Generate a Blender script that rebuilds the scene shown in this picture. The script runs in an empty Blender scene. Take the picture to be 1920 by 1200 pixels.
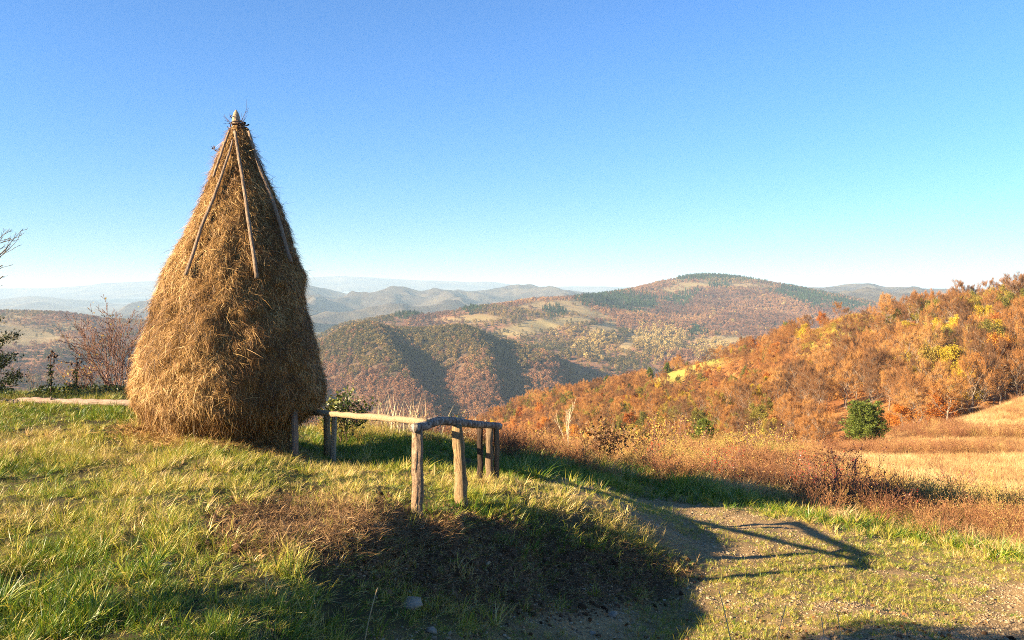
import bpy, math, random
import numpy as np
from mathutils import Vector

# ------------------------------------------------------------------ camera, sky, sun, exposure
F = 1600.0            # focal length in photo pixels (1920 px wide frame)
HZ = 545.0            # photo row of the eye level
ZC = 1.75             # eye height in the scene
SUN_A = math.radians(22)   # light travels to the right and away by this angle
SUN_E = math.radians(20)
SC = bpy.context.scene
COL = SC.collection
cam = bpy.data.cameras.new('camera')
cam.sensor_width = 36.0
cam.lens = 36.0 * F / 1920.0
cam.shift_y = (HZ - 600.0) / 1920.0
cam.clip_start = 0.1
cam.clip_end = 150000.0
cam_ob = bpy.data.objects.new('camera', cam)
cam_ob.location = (0, 0, ZC)
cam_ob.rotation_euler = (math.pi / 2, 0, 0)
COL.objects.link(cam_ob)
SC.camera = cam_ob

W = bpy.data.worlds.new('World')
SC.world = W
W.use_nodes = True
wn = W.node_tree
bg = wn.nodes['Background']
sky = wn.nodes.new('ShaderNodeTexSky')
sky.sky_type = 'NISHITA'
sky.sun_disc = False
sky.sun_elevation = SUN_E
sky.sun_rotation = math.radians(270) - SUN_A
sky.altitude = 5000
sky.air_density = 2.1
sky.dust_density = 0.4
sky.ozone_density = 10.0
wn.links.new(sky.outputs[0], bg.inputs[0])
bg.inputs[1].default_value = 0.05

sun = bpy.data.lights.new('sun', 'SUN')
sun.energy = 5.0
sun.angle = math.radians(0.5)
sun.color = (1.0, 0.80, 0.52)
sun_ob = bpy.data.objects.new('sun', sun)
sun_ob.rotation_euler = Vector((math.cos(SUN_A) * math.cos(SUN_E), math.sin(SUN_A) * math.cos(SUN_E), -math.sin(SUN_E))).to_track_quat('-Z', 'Y').to_euler()
sun_ob.location = (-30, -20, 30)
COL.objects.link(sun_ob)

vs = SC.view_settings
vs.view_transform = 'Standard'
vs.look = 'None'
vs.exposure = 2.25
vs.gamma = 1.0
vs.use_curve_mapping = False
SC.render.engine = 'CYCLES'
SC.cycles.use_denoising = False
SC.cycles.max_bounces = 4
SC.cycles.diffuse_bounces = 2
SC.cycles.transmission_bounces = 3
SC.cycles.volume_bounces = 0
SC.cycles.use_adaptive_sampling = False
SC.cycles.filter_width = 1.0

# ------------------------------------------------------------------ helpers: numbers
RNG = np.random.default_rng(7)


def P(px, py, d):
    return np.array([(px - 960.0) / F * d, d, (HZ - py) / F * d + ZC])


def proj(V):
    V = np.asarray(V, float)
    y = np.maximum(V[..., 1], 0.01)
    return 960.0 + V[..., 0] / y * F, HZ - (V[..., 2] - ZC) / y * F


def _hash(ix, iy, seed):
    h = (ix.astype(np.int64) * 374761393 + iy.astype(np.int64) * 668265263 + seed * 974634777) & 0xffffffff
    h = ((h ^ (h >> 13)) * 1274126177) & 0xffffffff
    return ((h ^ (h >> 16)) & 0xffff) / 65535.0


def vnoise(x, y, seed=0):
    x = np.asarray(x, float); y = np.asarray(y, float)
    ix = np.floor(x); iy = np.floor(y)
    fx = x - ix; fy = y - iy
    fx = fx * fx * (3 - 2 * fx); fy = fy * fy * (3 - 2 * fy)
    a = _hash(ix, iy, seed); b = _hash(ix + 1, iy, seed)
    c = _hash(ix, iy + 1, seed); d = _hash(ix + 1, iy + 1, seed)
    return (a * (1 - fx) + b * fx) * (1 - fy) + (c * (1 - fx) + d * fx) * fy


def fbm(x, y, octv=4, seed=0, gain=0.5):
    s = np.zeros(np.broadcast(x, y).shape); a = 1.0; t = 0.0
    for k in range(octv):
        s += a * vnoise(np.asarray(x) * 2 ** k, np.asarray(y) * 2 ** k, seed + k * 17)
        t += a; a *= gain
    return s / t


def ridged(x, y, octv=4, seed=0):
    s = 0.0; a = 1.0; t = 0.0
    for k in range(octv):
        s = s + a * (1 - np.abs(2 * vnoise(x * 2 ** k, y * 2 ** k, seed + k * 31) - 1))
        t += a; a *= 0.5
    return s / t


def inpoly(px, py, poly):
    px = np.asarray(px, float); py = np.asarray(py, float)
    r = np.zeros(px.shape, bool)
    n = len(poly)
    for i in range(n):
        x1, y1 = poly[i]; x2, y2 = poly[(i + 1) % n]
        if y1 == y2:
            continue
        c = ((y1 > py) != (y2 > py)) & (px < (x2 - x1) * (py - y1) / (y2 - y1) + x1)
        r ^= c
    return r


def polyfeather(px, py, poly, f):
    """1 inside, 0 outside, soft over f units at the edge"""
    px = np.asarray(px, float); py = np.asarray(py, float)
    d = np.full(px.shape, 1e9)
    n = len(poly)
    for i in range(n):
        x1, y1 = poly[i]; x2, y2 = poly[(i + 1) % n]
        L2 = (x2 - x1) ** 2 + (y2 - y1) ** 2 + 1e-9
        t = np.clip(((px - x1) * (x2 - x1) + (py - y1) * (y2 - y1)) / L2, 0, 1)
        d = np.minimum(d, np.hypot(px - x1 - t * (x2 - x1), py - y1 - t * (y2 - y1)))
    s = np.where(inpoly(px, py, poly), d, -d)
    return np.clip(s / f * 0.5 + 0.5, 0, 1)


def smooth(a, b, x):
    t = np.clip((np.asarray(x, float) - a) / (b - a), 0, 1)
    return t * t * (3 - 2 * t)


# ------------------------------------------------------------------ helpers: meshes
def mesh_np(name, V, Fa, mat=None, attrs=None, smooth_shade=False, uv=None):
    V = np.asarray(V, np.float32).reshape(-1, 3)
    faces = Fa if isinstance(Fa, list) else [Fa]
    faces = [np.asarray(f, np.int32) for f in faces if len(f)]
    me = bpy.data.meshes.new(name)
    me.vertices.add(len(V))
    me.vertices.foreach_set('co', V.ravel())
    nl = sum(f.size for f in faces); nf = sum(len(f) for f in faces)
    me.loops.add(nl); me.polygons.add(nf)
    me.loops.foreach_set('vertex_index', np.concatenate([f.ravel() for f in faces]))
    tot = np.concatenate([np.full(len(f), f.shape[1], np.int32) for f in faces])
    st = np.concatenate([[0], np.cumsum(tot)[:-1]]).astype(np.int32)
    me.polygons.foreach_set('loop_start', st)
    me.polygons.foreach_set('loop_total', tot)
    if smooth_shade:
        me.polygons.foreach_set('use_smooth', np.ones(nf, bool))
    me.update(calc_edges=True)
    for k, a in (attrs or {}).items():
        at = me.attributes.new(k, 'FLOAT', 'POINT')
        at.data.foreach_set('value', np.asarray(a, np.float32).ravel())
    if mat is not None:
        me.materials.append(mat)
    return me


def link(name, me, parent=None, loc=None, **props):
    o = bpy.data.objects.new(name, me)
    COL.objects.link(o)
    if parent is not None:
        o.parent = parent
    if loc is not None:
        o.location = loc
    for k, v in props.items():
        o[k] = v
    return o


def thing(name, label, cat, loc=(0, 0, 0), group=None):
    o = bpy.data.objects.new(name, None)
    COL.objects.link(o)
    o.location = loc
    o.empty_display_size = 0.2
    o['label'] = label; o['category'] = cat
    if group:
        o['group'] = group
    return o


class MB:
    """gathers arrays of vertices, triangles and quads, with a 0..1 'var' value for each vertex"""
    def __init__(self):
        self.V = []; self.T = []; self.Q = []; self.A = []; self.n = 0

    def add(self, V, T=None, Q=None, var=0.5):
        V = np.asarray(V, float).reshape(-1, 3)
        if T is not None and len(T):
            self.T.append(np.asarray(T) + self.n)
        if Q is not None and len(Q):
            self.Q.append(np.asarray(Q) + self.n)
        self.V.append(V)
        self.A.append(np.broadcast_to(np.asarray(var, float), (len(V),)) if np.ndim(var) == 0 else np.asarray(var, float))
        self.n += len(V)

    def mesh(self, name, mat, smooth_shade=False):
        fs = []
        if self.Q:
            fs.append(np.concatenate(self.Q))
        if self.T:
            fs.append(np.concatenate(self.T))
        return mesh_np(name, np.concatenate(self.V), fs, mat, {'var': np.concatenate(self.A)}, smooth_shade)


def tube(mb, pts, rad, sides=6, var=0.5, jit=0.0, cap=True, rng=None):
    pts = np.asarray(pts, float); n = len(pts)
    rad = np.broadcast_to(np.asarray(rad, float), (n,))
    T = np.gradient(pts, axis=0)
    T /= np.linalg.norm(T, axis=1, keepdims=True) + 1e-9
    ref = np.array([0.0, 0.0, 1.0]) if abs(T[0][2]) < 0.8 else np.array([0.0, 1.0, 0.0])
    A = np.cross(T, ref); A /= np.linalg.norm(A, axis=1, keepdims=True) + 1e-9
    B = np.cross(T, A)
    an = np.linspace(0, 2 * np.pi, sides, endpoint=False)
    rr = rad[:, None] * np.ones(sides)[None]
    if jit and rng is not None:
        prof = 1 + (rng.random(sides) - 0.5) * jit
        rr = rr * prof[None] * (1 + (rng.random((n, sides)) - 0.5) * jit * 0.6)
    V = pts[:, None] + A[:, None] * (np.cos(an)[None, :, None] * rr[..., None]) + B[:, None] * (np.sin(an)[None, :, None] * rr[..., None])
    V = V.reshape(-1, 3)
    i = np.arange(n - 1)[:, None] * sides; j = np.arange(sides)[None]
    Q = np.stack([i + j, i + (j + 1) % sides, i + sides + (j + 1) % sides, i + sides + j], -1).reshape(-1, 4)
    Tt = []
    if cap:
        V = np.concatenate([V, pts[:1], pts[-1:]])
        c0 = n * sides; c1 = c0 + 1
        for k in range(sides):
            Tt.append((c0, (k + 1) % sides, k))
            Tt.append((c1, (n - 1) * sides + k, (n - 1) * sides + (k + 1) % sides))
    mb.add(V, np.array(Tt) if Tt else None, Q, var)


def ribbons(mb, B, D, bend, L, Wd, S, nseg=2, var=None, taper=True):
    """many narrow blades: base B, direction D, bend vector, length L, width Wd, side vector S"""
    n = len(B)
    L = np.broadcast_to(np.asarray(L, float), (n,)); Wd = np.broadcast_to(np.asarray(Wd, float), (n,))
    var = np.full(n, 0.5) if var is None else var
    ks = np.linspace(0, 1, nseg + 1)
    rows = []
    for k in ks:
        c = B + D * (L * k)[:, None] + bend * (L * k * k)[:, None]
        w = Wd * ((1 - k ** 1.6 * 0.96) if taper else 1.0) * 0.5
        rows.append(np.stack([c - S * w[:, None], c + S * w[:, None]], 1))
    V = np.stack(rows, 1)            # n, nseg+1, 2, 3
    m = 2 * (nseg + 1)
    base = np.arange(n)[:, None] * m
    q = np.array([[2 * k, 2 * k + 1, 2 * k + 3, 2 * k + 2] for k in range(nseg)])
    Q = (base[:, None] + q[None]).reshape(-1, 4)
    mb.add(V.reshape(-1, 3), None, Q, np.repeat(var, m))


def unit(v):
    return v / (np.linalg.norm(v, axis=-1, keepdims=True) + 1e-9)


def leaves(mb, C, size, rng, var=None, up=0.0, aspect=0.6, cluster=None):
    """many small two-triangle leaf faces, folded a little"""
    n = len(C)
    A = unit(rng.normal(size=(n, 3)) + np.array([0, 0, up]))
    Bv = unit(np.cross(A, rng.normal(size=(n, 3))))
    s = np.broadcast_to(np.asarray(size, float), (n,))[:, None] * rng.uniform(0.6, 1.3, (n, 1))
    N = np.cross(A, Bv)
    v0 = C - A * s * 0.5
    v1 = C + Bv * s * aspect * 0.5 + N * s * 0.08
    v2 = C + A * s * 0.5
    v3 = C - Bv * s * aspect * 0.5 + N * s * 0.08
    V = np.stack([v0, v1, v2, v3], 1).reshape(-1, 3)
    b = np.arange(n)[:, None] * 4
    Q = b + np.array([[0, 1, 2, 3]])
    var = rng.random(n) if var is None else var
    mb.add(V, None, Q, np.repeat(var, 4))


def grow(mb, rng, p, d, L, r, depth, tips, up=0.15, kids=4, spread=0.7, wob=0.18, sides=4, ratio=0.6, start=0.3, var=0.5, minr=0.002):
    """a limb and its side branches; twig ends go to tips"""
    p = np.asarray(p, float); d = np.asarray(d, float) / np.linalg.norm(d)
    ns = 5 if depth > 1 else 3
    pts = [p]; dd = d
    for k in range(ns):
        dd = dd + rng.normal(size=3) * wob + np.array([0, 0, up])
        dd = dd / np.linalg.norm(dd)
        pts.append(pts[-1] + dd * L / ns)
    pts = np.array(pts)
    rad = np.linspace(r, max(r * 0.35, minr), ns + 1)
    tube(mb, pts, rad, sides if depth > 0 else 3, var, cap=False)
    if depth == 0:
        tips.append(pts[-1]); tips.append(pts[-2])
        return
    for k in range(kids):
        t = start + (1 - start) * (k + rng.random()) / kids
        f = t * ns; i = min(int(f), ns - 1)
        q = pts[i] + (pts[i + 1] - pts[i]) * (f - i)
        ax = pts[i + 1] - pts[i]; ax /= np.linalg.norm(ax)
        side = np.cross(ax, rng.normal(size=3)); side /= np.linalg.norm(side) + 1e-9
        nd = ax + side * spread * rng.uniform(0.6, 1.3)
        grow(mb, rng, q, nd, L * ratio * rng.uniform(0.7, 1.2) * (1.15 - 0.5 * t), max(r * 0.5 * (1.1 - 0.5 * t), minr), depth - 1, tips, up, max(2, kids - (1 if depth > 2 else 0)), spread, wob, sides, ratio, 0.25, var, minr)
    tips.append(pts[-1])


# ------------------------------------------------------------------ helpers: materials
def newmat(name):
    m = bpy.data.materials.new(name)
    m.use_nodes = True
    nt = m.node_tree
    for n in list(nt.nodes):
        nt.nodes.remove(n)
    out = nt.nodes.new('ShaderNodeOutputMaterial')
    return m, nt, out


def ramp(nt, stops):
    r = nt.nodes.new('ShaderNodeValToRGB')
    e = r.color_ramp.elements
    while len(e) > 1:
        e.remove(e[-1])
    e[0].position = stops[0][0]; e[0].color = (*stops[0][1], 1)
    for p, c in stops[1:]:
        x = e.new(p); x.color = (*c, 1)
    return r


def math_node(nt, op, a, b=None, clamp=False):
    n = nt.nodes.new('ShaderNodeMath'); n.operation = op; n.use_clamp = clamp
    for i, v in enumerate((a, b)):
        if v is None:
            continue
        if isinstance(v, (int, float)):
            n.inputs[i].default_value = v
        else:
            nt.links.new(v, n.inputs[i])
    return n.outputs[0]


def noise(nt, scale, detail=4, rough=0.6, coord='Object', stretch=None, dist=0.0):
    tc = nt.nodes.new('ShaderNodeTexCoord')
    n = nt.nodes.new('ShaderNodeTexNoise')
    n.inputs['Scale'].default_value = scale
    n.inputs['Detail'].default_value = detail
    n.inputs['Roughness'].default_value = rough
    n.inputs['Distortion'].default_value = dist
    src = tc.outputs[coord]
    if stretch:
        mp = nt.nodes.new('ShaderNodeMapping')
        mp.inputs['Scale'].default_value = stretch
        nt.links.new(src, mp.inputs[0]); src = mp.outputs[0]
    nt.links.new(src, n.inputs['Vector'])
    return n.outputs[0]


def attr(nt, name, kind='GEOMETRY'):
    a = nt.nodes.new('ShaderNodeAttribute'); a.attribute_name = name; a.attribute_type = kind
    return a.outputs['Fac']


def mixc(nt, f, a, b):
    m = nt.nodes.new('ShaderNodeMix'); m.data_type = 'RGBA'
    for sock, v in ((m.inputs[0], f), (m.inputs[6], a), (m.inputs[7], b)):
        if isinstance(v, (int, float)):
            sock.default_value = v
        elif isinstance(v, tuple):
            sock.default_value = (*v, 1)
        else:
            nt.links.new(v, sock)
    return m.outputs[2]


def leafmat(name, stops, trans=0.3, kvar=0.5, inst=True, rough=0.6, spec=0.25):
    """colour picked by the plant's own tint and by the blade's or leaf's own var; some light passes through"""
    m, nt, out = newmat(name)
    v = math_node(nt, 'MULTIPLY', math_node(nt, 'SUBTRACT', attr(nt, 'var'), 0.5), kvar)
    if inst == 'random':
        oi = nt.nodes.new('ShaderNodeObjectInfo')
        f = math_node(nt, 'ADD', oi.outputs['Random'], v, True)
    elif inst:
        f = math_node(nt, 'ADD', attr(nt, 'tint', 'INSTANCER'), v, True)
    else:
        f = math_node(nt, 'ADD', v, 0.5, True)
    r = ramp(nt, stops); nt.links.new(f, r.inputs[0])
    b = nt.nodes.new('ShaderNodeBsdfPrincipled')
    b.inputs['Roughness'].default_value = rough
    b.inputs['Specular IOR Level'].default_value = spec
    nt.links.new(r.outputs[0], b.inputs['Base Color'])
    if trans > 0:
        t = nt.nodes.new('ShaderNodeBsdfTranslucent')
        nt.links.new(r.outputs[0], t.inputs[0])
        mx = nt.nodes.new('ShaderNodeMixShader'); mx.inputs[0].default_value = trans
        nt.links.new(b.outputs[0], mx.inputs[1]); nt.links.new(t.outputs[0], mx.inputs[2])
        nt.links.new(mx.outputs[0], out.inputs[0])
    else:
        nt.links.new(b.outputs[0], out.inputs[0])
    return m


def surfmat(name, colour, rough=0.9, bump=None, bdist=0.02, bstr=0.6, spec=0.2):
    """colour(nt) -> colour socket; bump(nt) -> height socket"""
    m, nt, out = newmat(name)
    b = nt.nodes.new('ShaderNodeBsdfPrincipled')
    b.inputs['Roughness'].default_value = rough
    b.inputs['Specular IOR Level'].default_value = spec
    nt.links.new(colour(nt), b.inputs['Base Color'])
    if bump:
        bp = nt.nodes.new('ShaderNodeBump')
        bp.inputs['Strength'].default_value = bstr
        bp.inputs['Distance'].default_value = bdist
        nt.links.new(bump(nt), bp.inputs['Height'])
        nt.links.new(bp.outputs[0], b.inputs['Normal'])
    nt.links.new(b.outputs[0], out.inputs[0])
    return m


def woodmat(name, stops, stretch=(14, 14, 1.2), scale=6.0, bdist=0.012, blot=None):
    def colf(nt):
        n = noise(nt, scale, 6, 0.65, 'Object', stretch)
        r = ramp(nt, stops); nt.links.new(n, r.inputs[0])
        c = r.outputs[0]
        if blot:
            n2 = noise(nt, blot[0], 5, 0.7, 'Object', blot[3] if len(blot) > 3 else None, 0.4)
            r2 = ramp(nt, [(blot[1] - 0.05, (0, 0, 0)), (blot[1] + 0.05, (1, 1, 1))]); nt.links.new(n2, r2.inputs[0])
            c = mixc(nt, r2.outputs[0], c, blot[2])
        return c
    return surfmat(name, colf, 0.85, lambda nt: noise(nt, scale * 1.3, 6, 0.7, 'Object', stretch), bdist * 2.2, 1.0)


# ------------------------------------------------------------------ helpers: scatter by geometry nodes (uncountable stuff only)
def scatter(name, pts, rot, scl, idx, tint, protos, label, cat):
    pc = bpy.data.collections.new(name + '_pieces')
    for i, me in enumerate(protos):
        o = bpy.data.objects.new('%s_piece_%02d' % (name, i), me)
        pc.objects.link(o)
    me = bpy.data.meshes.new(name)
    n = len(pts)
    me.vertices.add(n)
    me.vertices.foreach_set('co', np.asarray(pts, np.float32).ravel())
    for k, t, a in (('rot', 'FLOAT_VECTOR', rot), ('scl', 'FLOAT_VECTOR', scl), ('tint', 'FLOAT', tint)):
        at = me.attributes.new(k, t, 'POINT')
        at.data.foreach_set('vector' if t == 'FLOAT_VECTOR' else 'value', np.asarray(a, np.float32).ravel())
    at = me.attributes.new('idx', 'INT', 'POINT'); at.data.foreach_set('value', np.asarray(idx, np.int32))
    ng = bpy.data.node_groups.new(name + '_nodes', 'GeometryNodeTree')
    ng.interface.new_socket('Geometry', in_out='INPUT', socket_type='NodeSocketGeometry')
    ng.interface.new_socket('Geometry', in_out='OUTPUT', socket_type='NodeSocketGeometry')
    gi = ng.nodes.new('NodeGroupInput'); go = ng.nodes.new('NodeGroupOutput')
    ci = ng.nodes.new('GeometryNodeCollectionInfo')
    ci.inputs['Collection'].default_value = pc
    ci.inputs['Separate Children'].default_value = True
    ci.inputs['Reset Children'].default_value = True
    ip = ng.nodes.new('GeometryNodeInstanceOnPoints')

    def na(nm, t):
        x = ng.nodes.new('GeometryNodeInputNamedAttribute'); x.data_type = t; x.inputs[0].default_value = nm
        return x.outputs[0]
    e2r = ng.nodes.new('FunctionNodeEulerToRotation')
    L = ng.links.new
    L(gi.outputs[0], ip.inputs['Points']); L(ci.outputs[0], ip.inputs['Instance'])
    ip.inputs['Pick Instance'].default_value = True
    L(na('idx', 'INT'), ip.inputs['Instance Index'])
    L(na('rot', 'FLOAT_VECTOR'), e2r.inputs[0]); L(e2r.outputs[0], ip.inputs['Rotation'])
    L(na('scl', 'FLOAT_VECTOR'), ip.inputs['Scale'])
    L(ip.outputs[0], go.inputs[0])
    o = link(name, me, kind='stuff', label=label, category=cat)
    md = o.modifiers.new('scatter', 'NODES'); md.node_group = ng
    return o


class Grid:
    """a height sheet as an array of points; weighted random points can be drawn from it"""
    def __init__(self, V):
        self.V = V
        self.C = (V[:-1, :-1] + V[1:, :-1] + V[:-1, 1:] + V[1:, 1:]) / 4
        a = V[1:, :-1] - V[:-1, :-1]; b = V[:-1, 1:] - V[:-1, :-1]
        self.area = np.linalg.norm(np.cross(a, b), axis=-1)
        self.px, self.py = proj(self.C)

    def mesh(self, name, mat, attrs=None, flip=False):
        nu, nv = self.V.shape[:2]
        i = np.arange(nu - 1)[:, None] * nv + np.arange(nv - 1)[None]
        Q = np.stack([i, i + nv, i + nv + 1, i + 1], -1).reshape(-1, 4)
        if flip:
            Q = Q[:, ::-1]
        return mesh_np(name, self.V.reshape(-1, 3), Q, mat, {k: a.ravel() for k, a in (attrs or {}).items()}, True)

    def draw(self, weight, n, rng):
        w = (self.area * np.maximum(weight, 0)).ravel()
        if w.sum() <= 0:
            return np.zeros((0, 3))
        c = np.cumsum(w); k = np.searchsorted(c, rng.random(n) * c[-1])
        nv = self.V.shape[1] - 1
        i = k // nv; j = k % nv
        s = rng.random((n, 1)); t = rng.random((n, 1))
        V = self.V
        return (V[i, j] * (1 - s) * (1 - t) + V[i + 1, j] * s * (1 - t) + V[i, j + 1] * (1 - s) * t + V[i + 1, j + 1] * s * t)


def hermite(xs, Y, xq):
    """cubic interpolation along axis 0"""
    xs = np.asarray(xs, float); Y = np.asarray(Y, float); xq = np.asarray(xq, float)
    m = np.gradient(Y, xs, axis=0)
    k = np.clip(np.searchsorted(xs, xq) - 1, 0, len(xs) - 2)
    h = (xs[k + 1] - xs[k]); t = np.clip((xq - xs[k]) / h, 0, 1)
    sh = (-1,) + (1,) * (Y.ndim - 1)
    t = t.reshape(sh); h = h.reshape(sh)
    return ((2 * t ** 3 - 3 * t ** 2 + 1) * Y[k] + (t ** 3 - 2 * t ** 2 + t) * h * m[k] + (-2 * t ** 3 + 3 * t ** 2) * Y[k + 1] + (t ** 3 - t ** 2) * h * m[k + 1])


def sheet(cols, rows, nu, nv, relief=None):
    """cols: photo columns; rows: for each row (near to far) a list of (distance, photo row) for each column"""
    A = np.array(rows, float)               # R, C, 2
    R = A.shape[0]
    pxq = np.linspace(cols[0], cols[-1], nu)
    vq = np.linspace(0, R - 1, nv)
    B = hermite(np.arange(R), A, vq)        # nv, C, 2
    B = hermite(cols, np.transpose(B, (1, 0, 2)), pxq)   # nu, nv, 2
    d = B[..., 0]; py = B[..., 1]
    px = pxq[:, None] * np.ones(nv)[None]
    V = np.stack([(px - 960) / F * d, d, (HZ - py) / F * d + ZC], -1)
    if relief is not None:
        V[..., 2] += relief(V, px, (vq / (R - 1))[None] * np.ones(nu)[:, None])
    return Grid(V)

# ------------------------------------------------------------------ the near ground: knoll, bank, track, meadow
CTRL = [
    # knoll, left
    (0, 1200, 4.6), (0, 1050, 6.0), (0, 950, 7.6), (0, 850, 10.5), (0, 790, 13), (0, 742, 16.5), (0, 760, 22), (0, 900, 40), (0, 1000, 90),
    (250, 1200, 4.6), (250, 1000, 6.7), (250, 850, 10.8), (250, 762, 14.5), (250, 740, 16.5), (250, 765, 21), (250, 900, 40),
    (450, 1200, 4.65), (450, 1000, 6.95), (450, 900, 9.2), (450, 850, 11.2), (430, 800, 14.0), (430, 800, 18), (430, 900, 30),
    (600, 985, 7.6), (600, 900, 10.0), (620, 868, 12.8), (600, 836, 14.2), (640, 808, 16.2), (640, 850, 24), (640, 950, 45), (640, 1050, 120),
    (700, 900, 10.4), (720, 843, 14), (760, 812, 16.5), (760, 850, 24), (760, 950, 45), (760, 1020, 120),
    (783, 968, 8.6), (862, 943, 9.5), (903, 908, 11.0), (928, 908, 11.2), (830, 870, 13), (850, 830, 16), (860, 870, 24), (900, 960, 50), (900, 1000, 120),
    (1000, 905, 12.3), (1000, 858, 16.0), (1000, 868, 24), (1020, 900, 60), (1050, 950, 140), (1100, 868, 17), (1100, 872, 26),
    # bank crest and face
    (430, 1140, 5.2), (540, 1075, 5.95), (640, 1012, 6.95), (720, 985, 7.7), (840, 980, 8.4), (960, 955, 9.6), (1060, 960, 10.2), (1150, 988, 10.3), (1230, 1026, 10.3), (1300, 1062, 10.2),
    (640, 1215, 5.6), (760, 1170, 6.4), (880, 1140, 7.2), (1010, 1125, 8.0), (1120, 1115, 8.8), (1230, 1105, 9.5),
    (770, 1085, 7.15), (890, 1072, 7.95), (1020, 1070, 8.9), (1125, 1085, 9.2),
    # track
    (820, 1260, 5.9), (1000, 1200, 7.2), (1300, 1200, 7.6), (1500, 1225, 7.2), (1660, 1188, 7.5), (1900, 1215, 7.7), (1300, 1110, 9.4), (1450, 1150, 8.6), (1600, 1100, 9.9), (1900, 1110, 10.0),
    (1760, 1160, 8.7), (1300, 1000, 11.9), (1600, 1005, 12.6), (1900, 1050, 11.5), (1200, 935, 14.2), (1400, 955, 14.0), (1100, 905, 14.4),
    (1300, 915, 16.4), (1500, 955, 15.2), (1700, 995, 14.2), (1900, 1035, 12.9),
    # meadow and scrub beyond
    (1200, 882, 21), (1200, 860, 36), (1200, 880, 90), (1350, 880, 26), (1350, 858, 48), (1350, 875, 100),
    (1500, 905, 24), (1500, 852, 62), (1500, 880, 110), (1700, 900, 27), (1700, 845, 60), (1620, 836, 75), (1700, 812, 92), (1700, 850, 140),
    (1920, 960, 20), (1920, 900, 31), (1920, 850, 50), (1920, 800, 85), (1920, 748, 125), (1920, 790, 200), (1800, 786, 105), (1800, 830, 160),
    (2200, 960, 20), (2200, 860, 50), (2300, 740, 110), (2300, 760, 200), (2300, 1050, 11), (2300, 1200, 7),
]
CP = [P(*c) for c in CTRL]
for x, y, z in [(0, 0, -1.72), (-2, 0.5, -1.55), (-1.2, 2.6, -1.72), (0.6, 3.2, -2.1), (2, 2, -2.5), (3.5, 4, -2.75), (6, 2, -2.95), (10, 4, -3.2), (14, 9, -3.6), (1.5, 0, -2.1), (4, -2, -2.7),
                (-4, 2.0, -1.45), (-6, 4, -1.5), (-8, 8, -1.7), (-11, 13, -1.8), (-12, 5, -1.2), (-6, -1, -1.2), (-10, -2, -0.9), (-16, 14, -1.9), (-20, 25, -4.0), (0, -4, -1.7)]:
    CP.append(np.array([x, y, z + ZC]))
CP = np.array(CP)


def warp(X, Y):
    r = np.hypot(X, Y) + 1e-6
    k = r ** 0.45 / r
    return np.stack([X * k * 1.6, Y * k], -1)


def tps_fit(P2, z, lam=2e-4):
    n = len(P2)
    d = np.linalg.norm(P2[:, None] - P2[None], axis=-1)
    K = np.where(d > 0, d * d * np.log(d + 1e-12), 0) + lam * np.eye(n)
    A = np.zeros((n + 3, n + 3)); A[:n, :n] = K
    A[:n, n] = 1; A[:n, n + 1:] = P2; A[n, :n] = 1; A[n + 1:, :n] = P2.T
    return np.linalg.solve(A, np.concatenate([z, [0, 0, 0]]))


CW = warp(CP[:, 0], CP[:, 1])
TW = tps_fit(CW, CP[:, 2])


def ground_z(X, Y):
    X = np.asarray(X, float); Y = np.asarray(Y, float)
    sh = X.shape
    q = warp(X.ravel(), Y.ravel())
    out = np.empty(len(q))
    for s in range(0, len(q), 20000):
        d = np.linalg.norm(q[s:s + 20000, None] - CW[None], axis=-1)
        out[s:s + 20000] = np.where(d > 0, d * d * np.log(d + 1e-12), 0) @ TW[:-3] + TW[-3] + q[s:s + 20000] @ TW[-2:]
    z = out.reshape(sh)
    r = np.hypot(X, Y)
    amp = np.clip(r / 10, 0.5, 6)
    z = z + (fbm(X * 0.9, Y * 0.9, 3, 3) - 0.5) * 0.11 * amp ** 0.5 + (fbm(X * 4.5, Y * 4.5, 3, 9) - 0.5) * 0.07
    return z


th = np.radians(np.concatenate([np.linspace(-118, -42, 110), np.linspace(-41, 44, 400), np.linspace(45, 76, 30)]))
rr = np.concatenate([np.geomspace(0.5, 3.6, 20), np.geomspace(3.75, 32, 260), np.geomspace(33, 230, 70)])
GX = np.sin(th)[:, None] * rr[None]; GY = np.cos(th)[:, None] * rr[None]
GV = np.stack([GX, GY, ground_z(GX, GY)], -1)
ground = Grid(GV)
gpx, gpy = proj(GV)
gbehind = GV[..., 1] < 0.5

TRACK = [(960, 885), (1050, 885), (1200, 912), (1300, 925), (1420, 945), (1560, 975), (1700, 1003), (1920, 1045), (2600, 1150), (2600, 1500), (900, 1500), (620, 1260), (700, 1205), (900, 1165), (1080, 1115), (1230, 1100), (1300, 1065), (1180, 985), (1060, 940), (980, 915)]
MEADOW = [(1360, 905), (1440, 868), (1480, 850), (1700, 812), (1800, 788), (1920, 742), (2400, 680), (2600, 1100), (1920, 1035), (1700, 985), (1560, 950)]
HEAP = [(380, 985), (450, 940), (600, 935), (700, 945), (780, 965), (850, 968), (960, 985), (1080, 1000), (1180, 1030), (1290, 1078), (1260, 1112), (1100, 1140), (930, 1150), (800, 1130), (700, 1095), (620, 1070), (560, 1050), (400, 1030)]


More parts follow.
